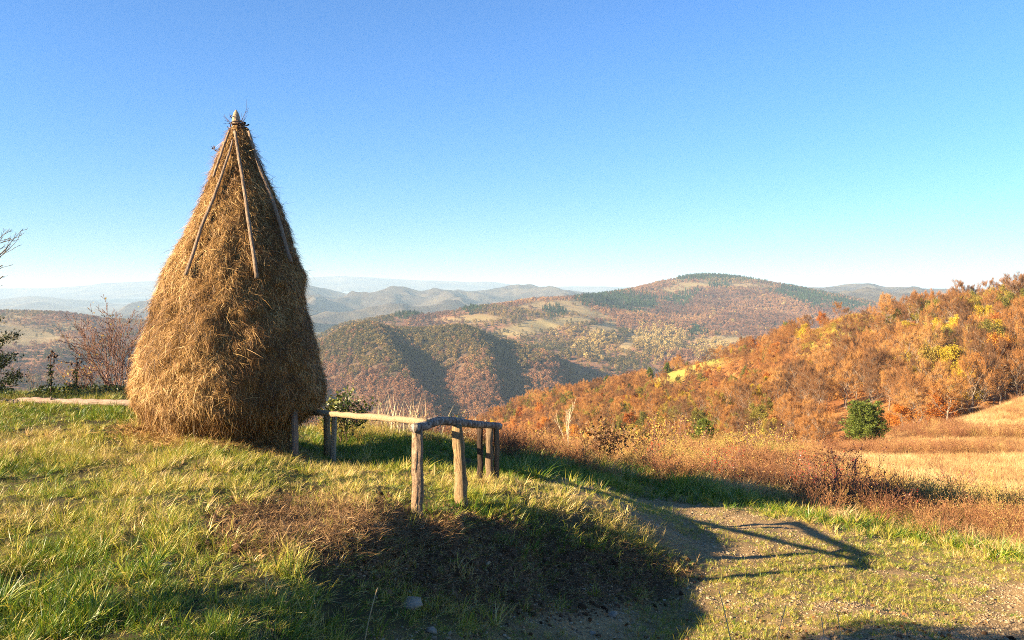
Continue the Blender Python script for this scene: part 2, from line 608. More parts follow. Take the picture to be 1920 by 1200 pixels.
def masks(px, py, bad, X, Y):
    tr = np.where(bad, 0, polyfeather(px, py, TRACK, 30))
    me = np.where(bad, 0, polyfeather(px, py, MEADOW, 24))
    he = np.where(bad, 0, polyfeather(px, py, HEAP, 30))
    # two wheel ruts and a grassy middle strip along the track
    g = fbm(X * 0.55 + 7, Y * 0.9, 4, 21)
    strip = np.where(bad, 0, polyfeather(px, py, [(1130, 935), (1300, 985), (1500, 1020), (1700, 1062), (1860, 1110), (1800, 1125), (1560, 1105), (1330, 1055), (1200, 1000)], 40))
    green = np.clip((g - 0.47) * 6, 0, 1) * 0.8 + strip * np.clip((g - 0.32) * 6, 0, 1)
    return tr, me, he, np.clip(green, 0, 1)


g_tr, g_me, g_he, g_green = masks(gpx, gpy, gbehind, GX, GY)


def ground_col(nt):
    n1 = noise(nt, 3.0, 6, 0.7, 'Object'); n2 = noise(nt, 30.0, 5, 0.75, 'Object'); n3 = noise(nt, 0.45, 4, 0.6, 'Object')
    r1 = ramp(nt, [(0.3, (0.025, 0.022, 0.008)), (0.55, (0.055, 0.045, 0.016)), (0.75, (0.11, 0.08, 0.035))]); nt.links.new(n1, r1.inputs[0])
    r2 = ramp(nt, [(0.25, (0.12, 0.070, 0.030)), (0.5, (0.29, 0.185, 0.08)), (0.7, (0.44, 0.30, 0.145))]); nt.links.new(n2, r2.inputs[0])
    r3 = ramp(nt, [(0.3, (0.34, 0.19, 0.065)), (0.6, (0.50, 0.31, 0.115)), (0.8, (0.42, 0.19, 0.07))]); nt.links.new(n3, r3.inputs[0])
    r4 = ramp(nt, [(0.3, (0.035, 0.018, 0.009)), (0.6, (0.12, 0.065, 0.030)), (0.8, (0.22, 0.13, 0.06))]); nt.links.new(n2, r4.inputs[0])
    c = mixc(nt, attr(nt, 'track'), r1.outputs[0], r2.outputs[0])
    c = mixc(nt, attr(nt, 'meadow'), c, r3.outputs[0])
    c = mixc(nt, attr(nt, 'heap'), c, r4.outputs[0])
    return c


MG = surfmat('earth_and_turf', ground_col, 0.95, lambda nt: noise(nt, 40, 6, 0.75, 'Object'), 0.03, 0.8)
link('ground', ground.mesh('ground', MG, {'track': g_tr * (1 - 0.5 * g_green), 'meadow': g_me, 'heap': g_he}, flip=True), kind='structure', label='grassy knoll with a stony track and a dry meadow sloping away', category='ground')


def gz(px, d):
    """ground point in photo column px at distance d"""
    x = (px - 960) / F * d
    return np.array([x, d, float(ground_z(np.array([x]), np.array([d]))[0])])


# ------------------------------------------------------------------ far plain, hills and ridges
def landcol(stops, scale, stops2=None, scale2=None, mask='field', field=((0.30, 0.21, 0.09), (0.24, 0.20, 0.08))):
    def f(nt):
        n = noise(nt, scale, 8, 0.65, 'Object'); r = ramp(nt, stops); nt.links.new(n, r.inputs[0])
        c = r.outputs[0]
        if mask:
            nf = noise(nt, scale * 0.5, 5, 0.6, 'Object'); rf = ramp(nt, [(0.35, field[0]), (0.65, field[1])]); nt.links.new(nf, rf.inputs[0])
            c = mixc(nt, attr(nt, mask), c, rf.outputs[0])
        return c
    return f


MP = surfmat('far_plain', landcol([(0.3, (0.06, 0.06, 0.03)), (0.6, (0.13, 0.10, 0.06))], 0.004, mask=None))
n = 24
ang = np.linspace(-1.25, 1.25, 60); rad_ = np.geomspace(160, 60000, n)
pl = np.stack([np.sin(ang)[:, None] * rad_[None], np.cos(ang)[:, None] * rad_[None], np.full((60, n), -172.0)], -1)
link('valley_floor', Grid(pl).mesh('valley_floor', MP, flip=True), kind='structure', label='valley floor hidden below the hills', category='ground')

# the wooded hillside across the dip on the right
C1 = [780, 900, 1000, 1100, 1200, 1300, 1400, 1500, 1600, 1700, 1800, 1920, 2150, 2500]
R1 = [
    [(250, 980), (200, 950), (170, 925), (150, 915), (130, 905), (120, 900), (110, 895), (105, 890), (100, 885), (105, 868), (115, 845), (135, 805), (150, 785), (170, 770)],
    [(330, 920), (280, 870), (250, 848), (230, 838), (210, 825), (195, 812), (185, 800), (175, 788), (165, 778), (160, 765), (160, 752), (165, 732), (175, 722), (190, 720)],
    [(390, 880), (350, 832), (330, 800), (320, 785), (310, 765), (300, 745), (280, 728), (260, 712), (235, 700), (215, 688), (205, 675), (195, 665), (200, 655), (210, 650)],
    [(430, 860), (430, 812), (430, 765), (430, 747), (425, 724), (410, 682), (370, 664), (320, 634), (290, 589), (258, 604), (235, 594), (220, 586), (220, 578), (225, 572)],
    [(560, 940), (560, 880), (560, 820), (560, 800), (550, 780), (540, 750), (490, 730), (440, 720), (400, 700), (370, 690), (350, 680), (330, 670), (330, 660), (330, 660)],
]


def rel1(V, px, v):
    return (fbm(V[..., 0] / 45, V[..., 1] / 45, 4, 5) - 0.5) * 13 * np.sin(np.pi * np.clip(v * 1.15, 0, 1)) + (ridged(V[..., 0] / 70 + 3, V[..., 1] / 160, 2, 8) - 0.6) * 12 * smooth(0, 0.3, v) * (1 - smooth(0.55, 0.75, v))


hill = sheet(C1, R1, 260, 200, rel1)
hpx, hpy = proj(hill.V)
GLADE = [(1200, 722), (1215, 700), (1262, 694), (1330, 660), (1375, 645), (1385, 668), (1330, 690), (1260, 720), (1215, 738)]
GLADE2 = [(1500, 662), (1515, 622), (1560, 600), (1600, 586), (1655, 576), (1690, 580), (1660, 612), (1600, 636), (1550, 655)]
hfield = np.maximum(polyfeather(hpx, hpy, GLADE, 8), polyfeather(hpx, hpy, GLADE2, 10))
MH = surfmat('leaf_litter_slope', landcol([(0.3, (0.16, 0.055, 0.018)), (0.5, (0.30, 0.12, 0.035)), (0.7, (0.42, 0.21, 0.07))], 0.09, field=((0.38, 0.30, 0.06), (0.28, 0.28, 0.05))), 0.95, lambda nt: noise(nt, 0.8, 6, 0.8, 'Object'), 0.8, 0.7)
link('near_hillside', hill.mesh('near_hillside', MH, {'field': hfield}, flip=True), kind='structure', label='hillside of fallen orange leaves under the autumn wood', category='hillside')

# the dark wooded spur in the valley
C2 = [380, 520, 590, 640, 740, 800, 860, 930, 1000, 1080, 1160, 1260]
ridge2 = [720, 690, 662, 642, 624, 627, 630, 645, 668, 695, 725, 760]
R2 = [[(820, 930)] * 12,
      [(980, 840 + 0.25 * (r - 650)) for r in ridge2],
      [(1180, 745 + 0.5 * (r - 650)) for r in ridge2],
      [(1420, r) for r in ridge2],
      [(1750, r + 60) for r in ridge2]]


def rel2(V, px, v):
    z = np.zeros(px.shape)
    for c0, c1, w0, w1, A in ((850, 610, 100, 58, 50), (975, 840, 90, 44, 42), (1100, 985, 80, 46, 36), (640, 470, 80, 46, 40)):
        c = c0 + (c1 - c0) * v
        t = px - c
        z += A * np.where(t < 0, np.exp(-(t / w0) ** 2), np.exp(-(t / w1) ** 2)) * smooth(0.95, 0.5, v) * smooth(-0.1, 0.25, v)
    z += (fbm(V[..., 0] / 90, V[..., 1] / 110, 4, 14) - 0.5) * 34 * smooth(0.9, 0.4, v)
    return z - 16 * smooth(0.9, 0.5, v)


spur = sheet(C2, R2, 240, 200, rel2)
spx, spy = proj(spur.V)
SF = [(912, 628), (950, 632), (1010, 650), (1085, 668), (1080, 674), (1000, 660), (930, 643)]
M2 = surfmat('wooded_spur_soil', landcol([(0.3, (0.05, 0.035, 0.022)), (0.6, (0.12, 0.07, 0.04))], 0.02), 1.0, lambda nt: noise(nt, 0.12, 6, 0.8, 'Object'), 5, 0.6)
link('wooded_spur', spur.mesh('wooded_spur', M2, {'field': polyfeather(spx, spy, SF, 5)}, flip=True), kind='structure', label='steep wooded spur dropping into the valley behind the fence', category='hill')

# the long hill with the rounded summit
C3 = [480, 560, 640, 700, 760, 820, 880, 940, 1000, 1090, 1180, 1250, 1310, 1380, 1450, 1550, 1660, 1760, 1900, 2100]
ridge3 = [672, 650, 614, 604, 592, 596, 582, 573, 564, 559, 545, 528, 518, 521, 532, 552, 575, 600, 640, 680]
dist3 = [1900, 1950, 2000, 2050, 2100, 2150, 2200, 2250, 2350, 2500, 2900, 3200, 3300, 3300, 3200, 3100, 3000, 2900, 2900, 2900]
R3 = [[(1250, 800)] * 20,
      [(1350 + 0.1 * (d - 1900), 715 + 0.12 * (r - 600)) for r, d in zip(ridge3, dist3)],
      [(1500 + 0.28 * (d - 1900), 668 + 0.35 * (r - 600)) for r, d in zip(ridge3, dist3)],
      [(1700 + 0.55 * (d - 1900), 628 + 0.6 * (r - 600)) for r, d in zip(ridge3, dist3)],
      [(d, r) for r, d in zip(ridge3, dist3)],
      [(d + 700, r + 45) for r, d in zip(ridge3, dist3)]]


def rel3(V, px, v):
    e = np.sin(np.pi * np.clip(v / 0.8, 0, 1)) ** 0.7
    return ((fbm(V[..., 0] / 300, V[..., 1] / 420, 4, 33) - 0.5) * 75 + (ridged(V[..., 0] / 260 + V[..., 1] / 500, V[..., 1] / 900, 3, 41) - 0.6) * 60) * e


summit = sheet(C3, R3, 360, 260, rel3)
upx, upy = proj(summit.V)
FIELDS3 = [[(960, 578), (1000, 566), (1082, 560), (1098, 575), (1140, 590), (1095, 592), (1040, 580)], [(930, 620), (990, 600), (1080, 592), (1150, 596), (1080, 606), (1000, 628), (940, 632)],
           [(1215, 545), (1300, 528), (1400, 530), (1480, 540), (1400, 540), (1320, 538), (1260, 550)], [(1220, 528), (1280, 520), (1310, 528), (1260, 530)],
           [(1300, 640), (1350, 628), (1420, 630), (1400, 645), (1340, 650)], [(1160, 650), (1190, 620), (1200, 635), (1170, 665)], [(1105, 610), (1150, 600), (1160, 620), (1110, 625)],
           [(800, 600), (900, 590), (960, 596), (880, 606)], [(640, 640), (760, 615), (900, 600), (760, 625)]]
ufield = np.zeros(upx.shape)
for p_ in FIELDS3:
    ufield = np.maximum(ufield, polyfeather(upx, upy, p_, 4))
M3 = surfmat('moor_and_scrub', landcol([(0.3, (0.10, 0.055, 0.03)), (0.5, (0.19, 0.088, 0.045)), (0.7, (0.21, 0.15, 0.065))], 0.008, field=((0.29, 0.195, 0.085), (0.19, 0.15, 0.065))), 1.0, lambda nt: noise(nt, 0.05, 6, 0.8, 'Object'), 6, 0.5)
link('summit_hill', summit.mesh('summit_hill', M3, {'field': ufield}, flip=True), kind='structure', label='long rounded hill of moor, pasture and woods on the skyline', category='hill')

# the hill with pastures on the left
C4 = [-700, -300, 0, 90, 150, 180, 240, 300, 400, 480, 560, 640]
ridge4 = [600, 590, 585, 588, 594, 599, 604, 608, 620, 634, 655, 690]
R4 = [[(900, 860)] * 12, [(1300, 740)] * 12, [(1700, 670 + 0.3 * (r - 600)) for r in ridge4], [(2300, r) for r in ridge4], [(2900, r + 50) for r in ridge4]]


def rel4(V, px, v):
    e = np.sin(np.pi * np.clip(v / 0.78, 0, 1)) ** 0.7
    return ((fbm(V[..., 0] / 260, V[..., 1] / 300, 4, 73) - 0.5) * 70 + (ridged(V[..., 0] / 300 - V[..., 1] / 420, V[..., 1] / 800, 3, 77) - 0.6) * 60) * e


pasture = sheet(C4, R4, 220, 180, rel4)
ppx, ppy = proj(pasture.V)
FIELDS4 = [[(-300, 620), (0, 600), (60, 612), (130, 632), (150, 640), (60, 650), (-300, 680)], [(-200, 592), (30, 588), (60, 598), (-200, 606)], [(100, 605), (150, 612), (145, 622), (100, 616)]]
pfield = np.zeros(ppx.shape)
for p_ in FIELDS4:
    pfield = np.maximum(pfield, polyfeather(ppx, ppy, p_, 8))
link('pasture_hill', pasture.mesh('pasture_hill', M3, {'field': pfield}, flip=True), kind='structure', label='hazy hill of pasture strips and bare woods behind the haystack', category='hill')


def ridge_sheet(name, cols, sky_rows, d, rows_down, amp, ls, seed, mat, label, nu=360, nv=90):
    dd = d if isinstance(d, list) else [d] * len(cols)
    R = [[(dk * f, r + e) for r, dk in zip(sky_rows, dd)] for f, e in rows_down]
    R.append([(dk, r) for r, dk in zip(sky_rows, dd)])
    R.append([(dk * 1.2, r + 25) for r, dk in zip(sky_rows, dd)])
    k = len(R) - 2

    def rel(V, px, v):
        e = np.sin(np.pi * np.clip(v * (k + 1) / k, 0, 1) * 0.93) ** 0.6
        return (ridged(V[..., 0] / ls, V[..., 1] / (ls * 1.5), 5, seed) - 0.62) * amp * e
    g = sheet(cols, R, nu, nv, rel)
    link(name, g.mesh(name, mat, flip=True), kind='structure', label=label, category='hills')


M5 = surfmat('distant_hills', landcol([(0.35, (0.03, 0.027, 0.022)), (0.5, (0.075, 0.055, 0.038)), (0.65, (0.15, 0.115, 0.065))], 0.0028, mask=None), 1.0, lambda nt: noise(nt, 0.02, 6, 0.8, 'Object'), 25, 0.8)
ridge_sheet('middle_ridge', [-700, 100, 200, 250, 300, 400, 500, 570, 640, 690, 740, 800, 850, 900, 950, 990, 1030, 1070, 1130, 1250, 1400, 1500, 1560, 1610, 1660, 1700, 1760, 1850, 2000, 2600],
            [620, 610, 590, 574, 564, 555, 549, 543, 546, 543, 540, 548, 542, 544, 543, 541, 546, 545, 548, 550, 546, 541, 539, 537, 541, 540, 543, 546, 545, 545], [6800] * 19 + [6400, 6000] + [5600] * 9,
            [(0.52, 62), (0.64, 42), (0.82, 20)], 260, 620, 91, M5, 'blue rolling ridge beyond the valley', 520, 130)
ridge_sheet('misty_hills', [-900, -300, 0, 60, 130, 180, 250, 320, 420, 600, 900], [560, 556, 557, 553, 560, 566, 572, 566, 560, 565, 575], 10000, [(0.75, 34), (0.88, 16)], 200, 1500, 55, M5, 'pale misty hills low on the left skyline')
ridge_sheet('far_mountains', [-1200, -200, 0, 100, 170, 240, 305, 400, 500, 570, 620, 660, 720, 800, 870, 920, 980, 1100, 1400, 2000, 3000],
            [540, 541, 541, 538, 534, 530, 527, 534, 530, 525, 520, 518, 520, 525, 531, 528, 534, 539, 541, 542, 542], 14500, [(0.85, 28), (0.93, 12)], 200, 2000, 65, M5, 'faint blue mountains on the far horizon')

# the air between here and the horizon
hx, hy0, hy1, hz0, hz1 = 34000.0, -1500.0, 33000.0, -174.0, 285.0
hv = [(x, y, z) for x in (-hx, hx) for y in (hy0, hy1) for z in (hz0, hz1)]
hf = [(0, 1, 3, 2), (4, 6, 7, 5), (0, 4, 5, 1), (2, 3, 7, 6), (0, 2, 6, 4), (1, 5, 7, 3)]
MA, nt, out = newmat('haze_air')
pv = nt.nodes.new('ShaderNodeVolumePrincipled')
pv.inputs['Color'].default_value = (0.57, 0.79, 1.0, 1)
pv.inputs['Density'].default_value = 0.00008
pv.inputs['Anisotropy'].default_value = 0.0
nt.links.new(pv.outputs[0], out.inputs['Volume'])
link('haze', mesh_np('haze', np.array(hv), np.array(hf), MA), kind='stuff', label='thin blue autumn haze filling the valley', category='haze')

# ------------------------------------------------------------------ the haystack
HD = 12.5                                  # distance of the stack's axis
PXM = F / HD                               # photo pixels per metre there
prof = [(232, 448, 6), (240, 447, 13), (252, 447, 19), (285, 446, 33), (322, 446, 47), (395, 449, 77), (450, 446, 98), (500, 443, 119), (590, 436, 146), (660, 431, 173), (705, 430, 184), (735, 430, 188), (758, 430, 184), (775, 429, 172), (790, 428, 150), (806, 428, 132), (825, 428, 124), (848, 428, 122), (866, 428, 124)]
prof = np.array(prof, float)
HB = P(428, 838, HD)                       # foot of the axis
pz = (HZ - prof[:, 0]) / F * HD + ZC
pcx = (prof[:, 1] - 960) / F * HD
pr = prof[:, 2] / PXM * np.interp(prof[:, 0], [232, 400, 500, 600, 720, 780], [0.96, 0.965, 0.97, 0.95, 0.905, 0.87])


def stack_r(z):
    """axis x and radius at height z"""
    zz = pz[::-1]
    return np.interp(z, zz, pcx[::-1]), np.interp(z, zz, pr[::-1])


def stack_pt(a, z, off=0.0):
    cx, r = stack_r(z)
    lump = (fbm(a * 3.2 + 40, z * 2.6, 3, 61) - 0.5) * 0.16 * np.clip(r, 0.2, 1) + (vnoise(a * 1.3 + 9, z * 0.9, 64) - 0.5) * 0.10 * np.clip(r, 0, 1)
    lump = lump + (fbm(a * 9.0 + 7, z * 8.0, 2, 67) - 0.5) * 0.09 * np.clip(r * 1.5, 0.2, 1)
    R = r + lump + off
    return np.stack([cx + R * np.sin(a), HD - R * np.cos(a), z], -1)


rng = np.random.default_rng(11)
hay_root = thing('haystack', 'tall conical golden haystack built round a pointed pole on the grass', 'haystack', HB)
HAY = [(0.0, (0.035, 0.016, 0.006)), (0.25, (0.11, 0.050, 0.016)), (0.5, (0.27, 0.135, 0.040)), (0.75, (0.45, 0.255, 0.082)), (1.0, (0.66, 0.45, 0.19))]
M_core = surfmat('packed_hay', lambda nt: (lambda r: (nt.links.new(noise(nt, 26, 6, 0.75, 'Object', (1, 1, 0.35)), r.inputs[0]), r.outputs[0])[1])(ramp(nt, [(0.3, (0.07, 0.035, 0.012)), (0.55, (0.22, 0.12, 0.04)), (0.75, (0.36, 0.22, 0.08))])), 0.95, lambda nt: noise(nt, 30, 6, 0.8, 'Object', (1, 1, 0.3)), 0.06, 1.0)
M_hay = leafmat('hay_straw', HAY, 0.08, 1.0, False, 0.55, 0.3)
na, nz = 120, 110
aa = np.linspace(0, 2 * np.pi, na, endpoint=False); zz = np.linspace(pz[-1] - 0.3, pz[0], nz)
A_, Z_ = np.meshgrid(aa, zz, indexing='ij')
A_w = np.where(A_ > np.pi, A_ - 2 * np.pi, A_)
SV = stack_pt(A_w, Z_)
i = np.arange(na)[:, None]; j = np.arange(nz - 1)[None]
Q = np.stack([i * nz + j, ((i + 1) % na) * nz + j, ((i + 1) % na) * nz + j + 1, i * nz + j + 1], -1).reshape(-1, 4)
link('hay_body', mesh_np('hay_body', SV.reshape(-1, 3) - HB, Q, M_core, None, True), hay_root)


def straw_layer(n, lmin, lmax, wmin, wmax, lift, messy, off=(-0.02, 0.03), zlo=None, down=1.0, seed=0):
    r_ = np.random.default_rng(seed)
    z = r_.uniform(pz[-1] + 0.02 if zlo is None else zlo, pz[0] - 0.03, n * 3)
    _, rz = stack_r(z)
    keep = r_.random(n * 3) < (rz + 0.05) / 1.55
    z = z[keep][:n]; m = len(z)
    a = r_.uniform(-np.pi, np.pi, m)
    B = stack_pt(a, z, r_.uniform(off[0], off[1], m))
    Bd = stack_pt(a, z - 0.05); Bs = stack_pt(a + 0.02, z)
    tdn = unit(Bd - stack_pt(a, z)); tsd = unit(Bs - stack_pt(a, z))
    nrm = unit(np.cross(tdn, tsd)); nrm *= np.sign(np.sum(nrm * np.stack([np.sin(a), -np.cos(a), 0 * a], -1), -1, keepdims=True) + 1e-6)
    # straws lie in tangled swirls: the heading drifts over the surface
    sw = (fbm(a * 4.0 + 3, z * 4.0, 2, 81) - 0.5) * 1.8 + r_.normal(size=m) * messy
    D = unit(tdn * np.cos(sw)[:, None] * down + tsd * np.sin(sw)[:, None] + nrm * r_.normal(lift, 0.22, m)[:, None])
    bend = tdn * r_.uniform(0.0, 0.35, m)[:, None] + r_.normal(size=(m, 3)) * 0.14
    L = r_.uniform(lmin, lmax, m); Wd = r_.uniform(wmin, wmax, m)
    S = unit(np.cross(D, nrm + r_.normal(size=(m, 3)) * 0.5))
    tone = np.clip(0.5 + (fbm(a * 2.2, z * 2.2, 3, 87) - 0.5) * 0.9 + r_.normal(size=m) * 0.27, 0, 1)
    mb = MB()
    ribbons(mb, B - HB, D, bend, L, Wd, S, 2, tone, True)
    return mb


o = link('straw_thatch', straw_layer(125000, 0.045, 0.14, 0.0025, 0.0052, 0.08, 0.75, seed=1).mesh('straw_thatch', M_hay), hay_root, kind='stuff')
o = link('loose_straw', straw_layer(5000, 0.10, 0.30, 0.003, 0.006, 0.28, 1.1, (-0.02, 0.03), seed=2).mesh('loose_straw', M_hay), hay_root, kind='stuff')
# ragged skirt hanging under the overhang
r_ = np.random.default_rng(5)
m = 5200
a = r_.uniform(-np.pi, np.pi, m); z = r_.uniform((HZ - 800) / PXM + ZC, (HZ - 730) / PXM + ZC, m)
B = stack_pt(a, z, r_.uniform(-0.05, 0.03, m)) - HB
D = unit(np.stack([r_.normal(0, 0.25, m), r_.normal(0, 0.25, m), -np.ones(m)], -1))
mb = MB(); ribbons(mb, B, D, r_.normal(size=(m, 3)) * 0.2, r_.uniform(0.08, 0.22, m), r_.uniform(0.003, 0.006, m), unit(np.cross(D, r_.normal(size=(m, 3)))), 2, r_.random(m))
link('straw_skirt', mb.mesh('straw_skirt', M_hay), hay_root, kind='stuff')

M_pole = woodmat('weathered_pole', [(0.3, (0.12, 0.08, 0.055)), (0.55, (0.27, 0.19, 0.13)), (0.75, (0.42, 0.32, 0.23))], (10, 10, 1.2), 5)
M_pale = woodmat('pale_bare_wood', [(0.3, (0.28, 0.20, 0.12)), (0.6, (0.46, 0.35, 0.23)), (0.8, (0.58, 0.47, 0.34))], (10, 10, 1.2), 8)
M_twig = woodmat('dark_twig', [(0.3, (0.05, 0.03, 0.022)), (0.6, (0.12, 0.07, 0.05)), (0.8, (0.20, 0.12, 0.08))], (6, 6, 2), 8)
# pointed top of the centre pole
mb = MB()
tp = [P(442.5, y, HD) - HB for y in (262, 240, 228, 220, 212, 206)]
tube(mb, tp, np.array([8, 8, 8, 7.2, 4.6, 1.2]) / PXM, 10, jit=0.12, rng=rng)
link('centre_pole', mb.mesh('centre_pole', M_pale, True), hay_root)
# twisted twigs that bind the top
mb = MB()
for k in range(16):
    y0 = rng.uniform(226, 244); r0 = rng.uniform(9, 20) / PXM
    t = np.linspace(0, rng.uniform(2.0, 5.5), 12) + rng.uniform(0, 6.3)
    pts = np.stack([np.sin(t) * r0, -np.cos(t) * r0, np.cumsum(rng.normal(0, 0.012, 12))], -1) + P(446, y0, HD) - HB
    tube(mb, pts, np.linspace(0.013, 0.006, 12), 5, cap=False)
for k in range(8):
    grow(mb, rng, P(446 + rng.uniform(-12, 14), rng.uniform(228, 242), HD) - HB, rng.normal(size=3) * np.array([1, 1, 0.5]) + np.array([0.2, 0, 0.1]), rng.uniform(0.10, 0.28), 0.005, 1, [], kids=3)
link('twig_binding', mb.mesh('twig_binding', M_twig), hay_root)
# a dried sprig stuck out of the upper left side
mb = MB(); tips = []
grow(mb, rng, P(416, 285, HD - 0.1) - HB, (-1, -0.1, 0.45), 0.14, 0.004, 2, tips, kids=3, spread=0.9)
leaves(mb, np.array(tips), 0.03, rng)
link('dry_sprig', mb.mesh('dry_sprig', M_twig), hay_root)
# short stake under the right side of the stack
mb = MB()
g_ = P(553, 852, 12.0)
tube(mb, [g_ + (0, 0, -0.35) - HB, g_ + (0, 0, 0.1) - HB, g_ + (0.0, 0, 0.3) - HB, g_ + (-0.01, 0, 0.62) - HB], [0.055, 0.05, 0.05, 0.045], 8, jit=0.15, rng=rng)
link('support_stake', mb.mesh('support_stake', M_pole), hay_root)


def lean_pole(name, pix, rads, label, mat, extra=0.075):
    """a pole lying on the stack; pix: photo points down its length; it follows the stack's face"""
    pts = []
    for (x, y), ex in zip(pix, extra if isinstance(extra, list) else [extra] * len(pix)):
        z = (HZ - y) / PXM + ZC
        for it in range(6):
            d = HD if it == 0 else q[1]
            z = (HZ - y) / F * d + ZC
            cx, r = stack_r(z)
            X = (x - 960) / F * d
            s = np.clip((X - cx) / (r + ex), -1, 1)
            q = np.array([X, HD - (r + ex) * math.sqrt(max(0.0, 1 - s * s)), z])
        pts.append(q)
    pts = np.array(pts)
    t = np.linspace(0, len(pts) - 1, 22)
    pts = hermite(np.arange(len(pts)), pts, t) + rng.normal(size=(22, 3)) * 0.0015
    b = pts[-1].copy()
    mb = MB()
    tube(mb, pts - b, np.interp(np.linspace(0, 1, 22), np.linspace(0, 1, len(rads)), rads), 8, jit=0.18, rng=rng)
    o = link(name, mb.mesh(name, mat, True), None, b)
    o['label'] = label; o['category'] = 'pole'; o['group'] = 'poles leaning on the haystack'
    return o


lean_pole('leaning_pole', [(437, 262), (428, 292), (415, 330), (400, 372), (378, 425), (362, 475), (348, 516)], [0.015, 0.023, 0.026], 'long straight pole slanting down the sunlit left face of the haystack', M_pole)
lean_pole('leaning_pole', [(440, 246), (447, 290), (456, 345), (464, 400), (472, 455), (478, 495), (481, 522)], [0.020, 0.026, 0.027], 'long slightly bent pole hanging down the middle of the haystack face', M_pole, 0.085)
lean_pole('leaning_pole', [(430, 246), (424, 262), (416, 285), (408, 308), (400, 332)], [0.018, 0.02, 0.018], 'short thin pole on the upper left edge of the haystack', M_pole, 0.06)
lean_pole('leaning_pole', [(466, 246), (476, 280), (488, 318), (502, 352), (515, 388), (526, 425), (536, 462), (545, 492)], [0.02, 0.026, 0.028], 'dark pole in shade along the right edge of the haystack', M_pole, 0.10)

# ------------------------------------------------------------------ hay spilled round its foot
M_straw = leafmat('spilled_straw', HAY, 0.15, 0.9, False, 0.6, 0.25)


def straw_mat_on_ground(n, sampler, lmin, lmax, lift, seed, wid=(0.004, 0.008), tone=0.55):
    r_ = np.random.default_rng(seed)
    xy = sampler(n, r_)
    B = np.stack([xy[:, 0], xy[:, 1], ground_z(xy[:, 0], xy[:, 1]) + r_.uniform(0, 0.05, n)], -1)
    th_ = r_.uniform(0, 2 * np.pi, n)
    D = unit(np.stack([np.cos(th_), np.sin(th_), np.abs(r_.normal(0, lift, n))], -1))
    S = unit(np.cross(D, np.array([0, 0, 1.0]) + r_.normal(size=(n, 3)) * 0.4))
    mb = MB()
    ribbons(mb, B, D, r_.normal(size=(n, 3)) * 0.2 - np.array([0, 0, 0.15]), r_.uniform(lmin, lmax, n), r_.uniform(*wid, n), S, 2, np.clip(r_.normal(tone, 0.28, n), 0, 1))
    return mb


def ring(n, r_):
    a = r_.uniform(-2.2, 1.5, n); R = 0.92 + np.abs(r_.normal(0, 0.22, n)) + 0.16 * np.maximum(0, np.cos(a + 0.9))
    return np.stack([HB[0] + R * np.sin(a), HD - R * np.cos(a)], -1)


link('spilled_hay', straw_mat_on_ground(9000, ring, 0.08, 0.26, 0.25, 21, tone=0.68).mesh('spilled_hay', M_straw), kind='stuff', label='golden hay spilled round the foot of the haystack', category='hay')


def frompoly(poly, d0, d1):
    w = polyfeather(ground.px, ground.py, poly, 14) * (ground.C[..., 1] > d0) * (ground.C[..., 1] < d1)
    return lambda n, r_: ground.draw(w, n, r_)[:, :2]


HEAPTOP = [(400, 1000), (470, 950), (600, 940), (700, 950), (790, 970), (860, 975), (860, 1010), (800, 1040), (650, 1030), (560, 1040), (430, 1030)]
M_old = leafmat('old_hay', [(0.0, (0.05, 0.025, 0.012)), (0.35, (0.15, 0.08, 0.032)), (0.65, (0.30, 0.17, 0.07)), (1.0, (0.52, 0.36, 0.18))], 0.1, 0.9, False, 0.7, 0.2)
link('old_hay_heap', straw_mat_on_ground(14000, frompoly(HEAPTOP, 5, 10), 0.03, 0.13, 0.5, 31, (0.002, 0.006), 0.5).mesh('old_hay_heap', M_old), kind='stuff', label='rotting brown hay and clods heaped on the edge of the bank', category='hay')
link('bank_litter', straw_mat_on_ground(20000, frompoly(HEAP, 5, 11), 0.03, 0.15, 0.3, 32, (0.002, 0.005), 0.35).mesh('bank_litter', M_old), kind='stuff', label='dead stalks and litter on the shaded face of the bank', category='litter')

# ------------------------------------------------------------------ the fence beside the stack
fence = thing('log_fence', 'rough fence of split posts and two log rails beside the haystack', 'fence', P(783, 968, 8.6))
FB = np.array(fence.location)
M_birchpost = woodmat('mottled_bark', [(0.25, (0.09, 0.055, 0.035)), (0.5, (0.26, 0.17, 0.105)), (0.75, (0.42, 0.31, 0.21))], (3, 3, 1.6), 9, 0.012, (14, 0.60, (0.10, 0.065, 0.045)))
M_split = woodmat('split_wood', [(0.25, (0.10, 0.055, 0.025)), (0.5, (0.34, 0.22, 0.11)), (0.75, (0.50, 0.36, 0.20))], (16, 16, 0.9), 4, 0.02, (7, 0.66, (0.16, 0.09, 0.045), (3, 3, 0.8)))
M_grey = woodmat('grey_split_wood', [(0.25, (0.08, 0.055, 0.035)), (0.5, (0.22, 0.15, 0.09)), (0.75, (0.34, 0.25, 0.15))], (16, 16, 0.9), 4, 0.02)
M_dark = woodmat('shade_toned_wood', [(0.25, (0.025, 0.018, 0.014)), (0.6, (0.07, 0.045, 0.032)), (0.85, (0.30, 0.22, 0.15))], (14, 14, 1.0), 4, 0.02)  # haystack's shade on the far post put into the wood colour
M_rail = woodmat('peeled_rail', [(0.25, (0.15, 0.095, 0.05)), (0.5, (0.35, 0.25, 0.145)), (0.75, (0.48, 0.37, 0.23))], (1.2, 14, 14), 4, 0.012, (9, 0.68, (0.14, 0.09, 0.06)))


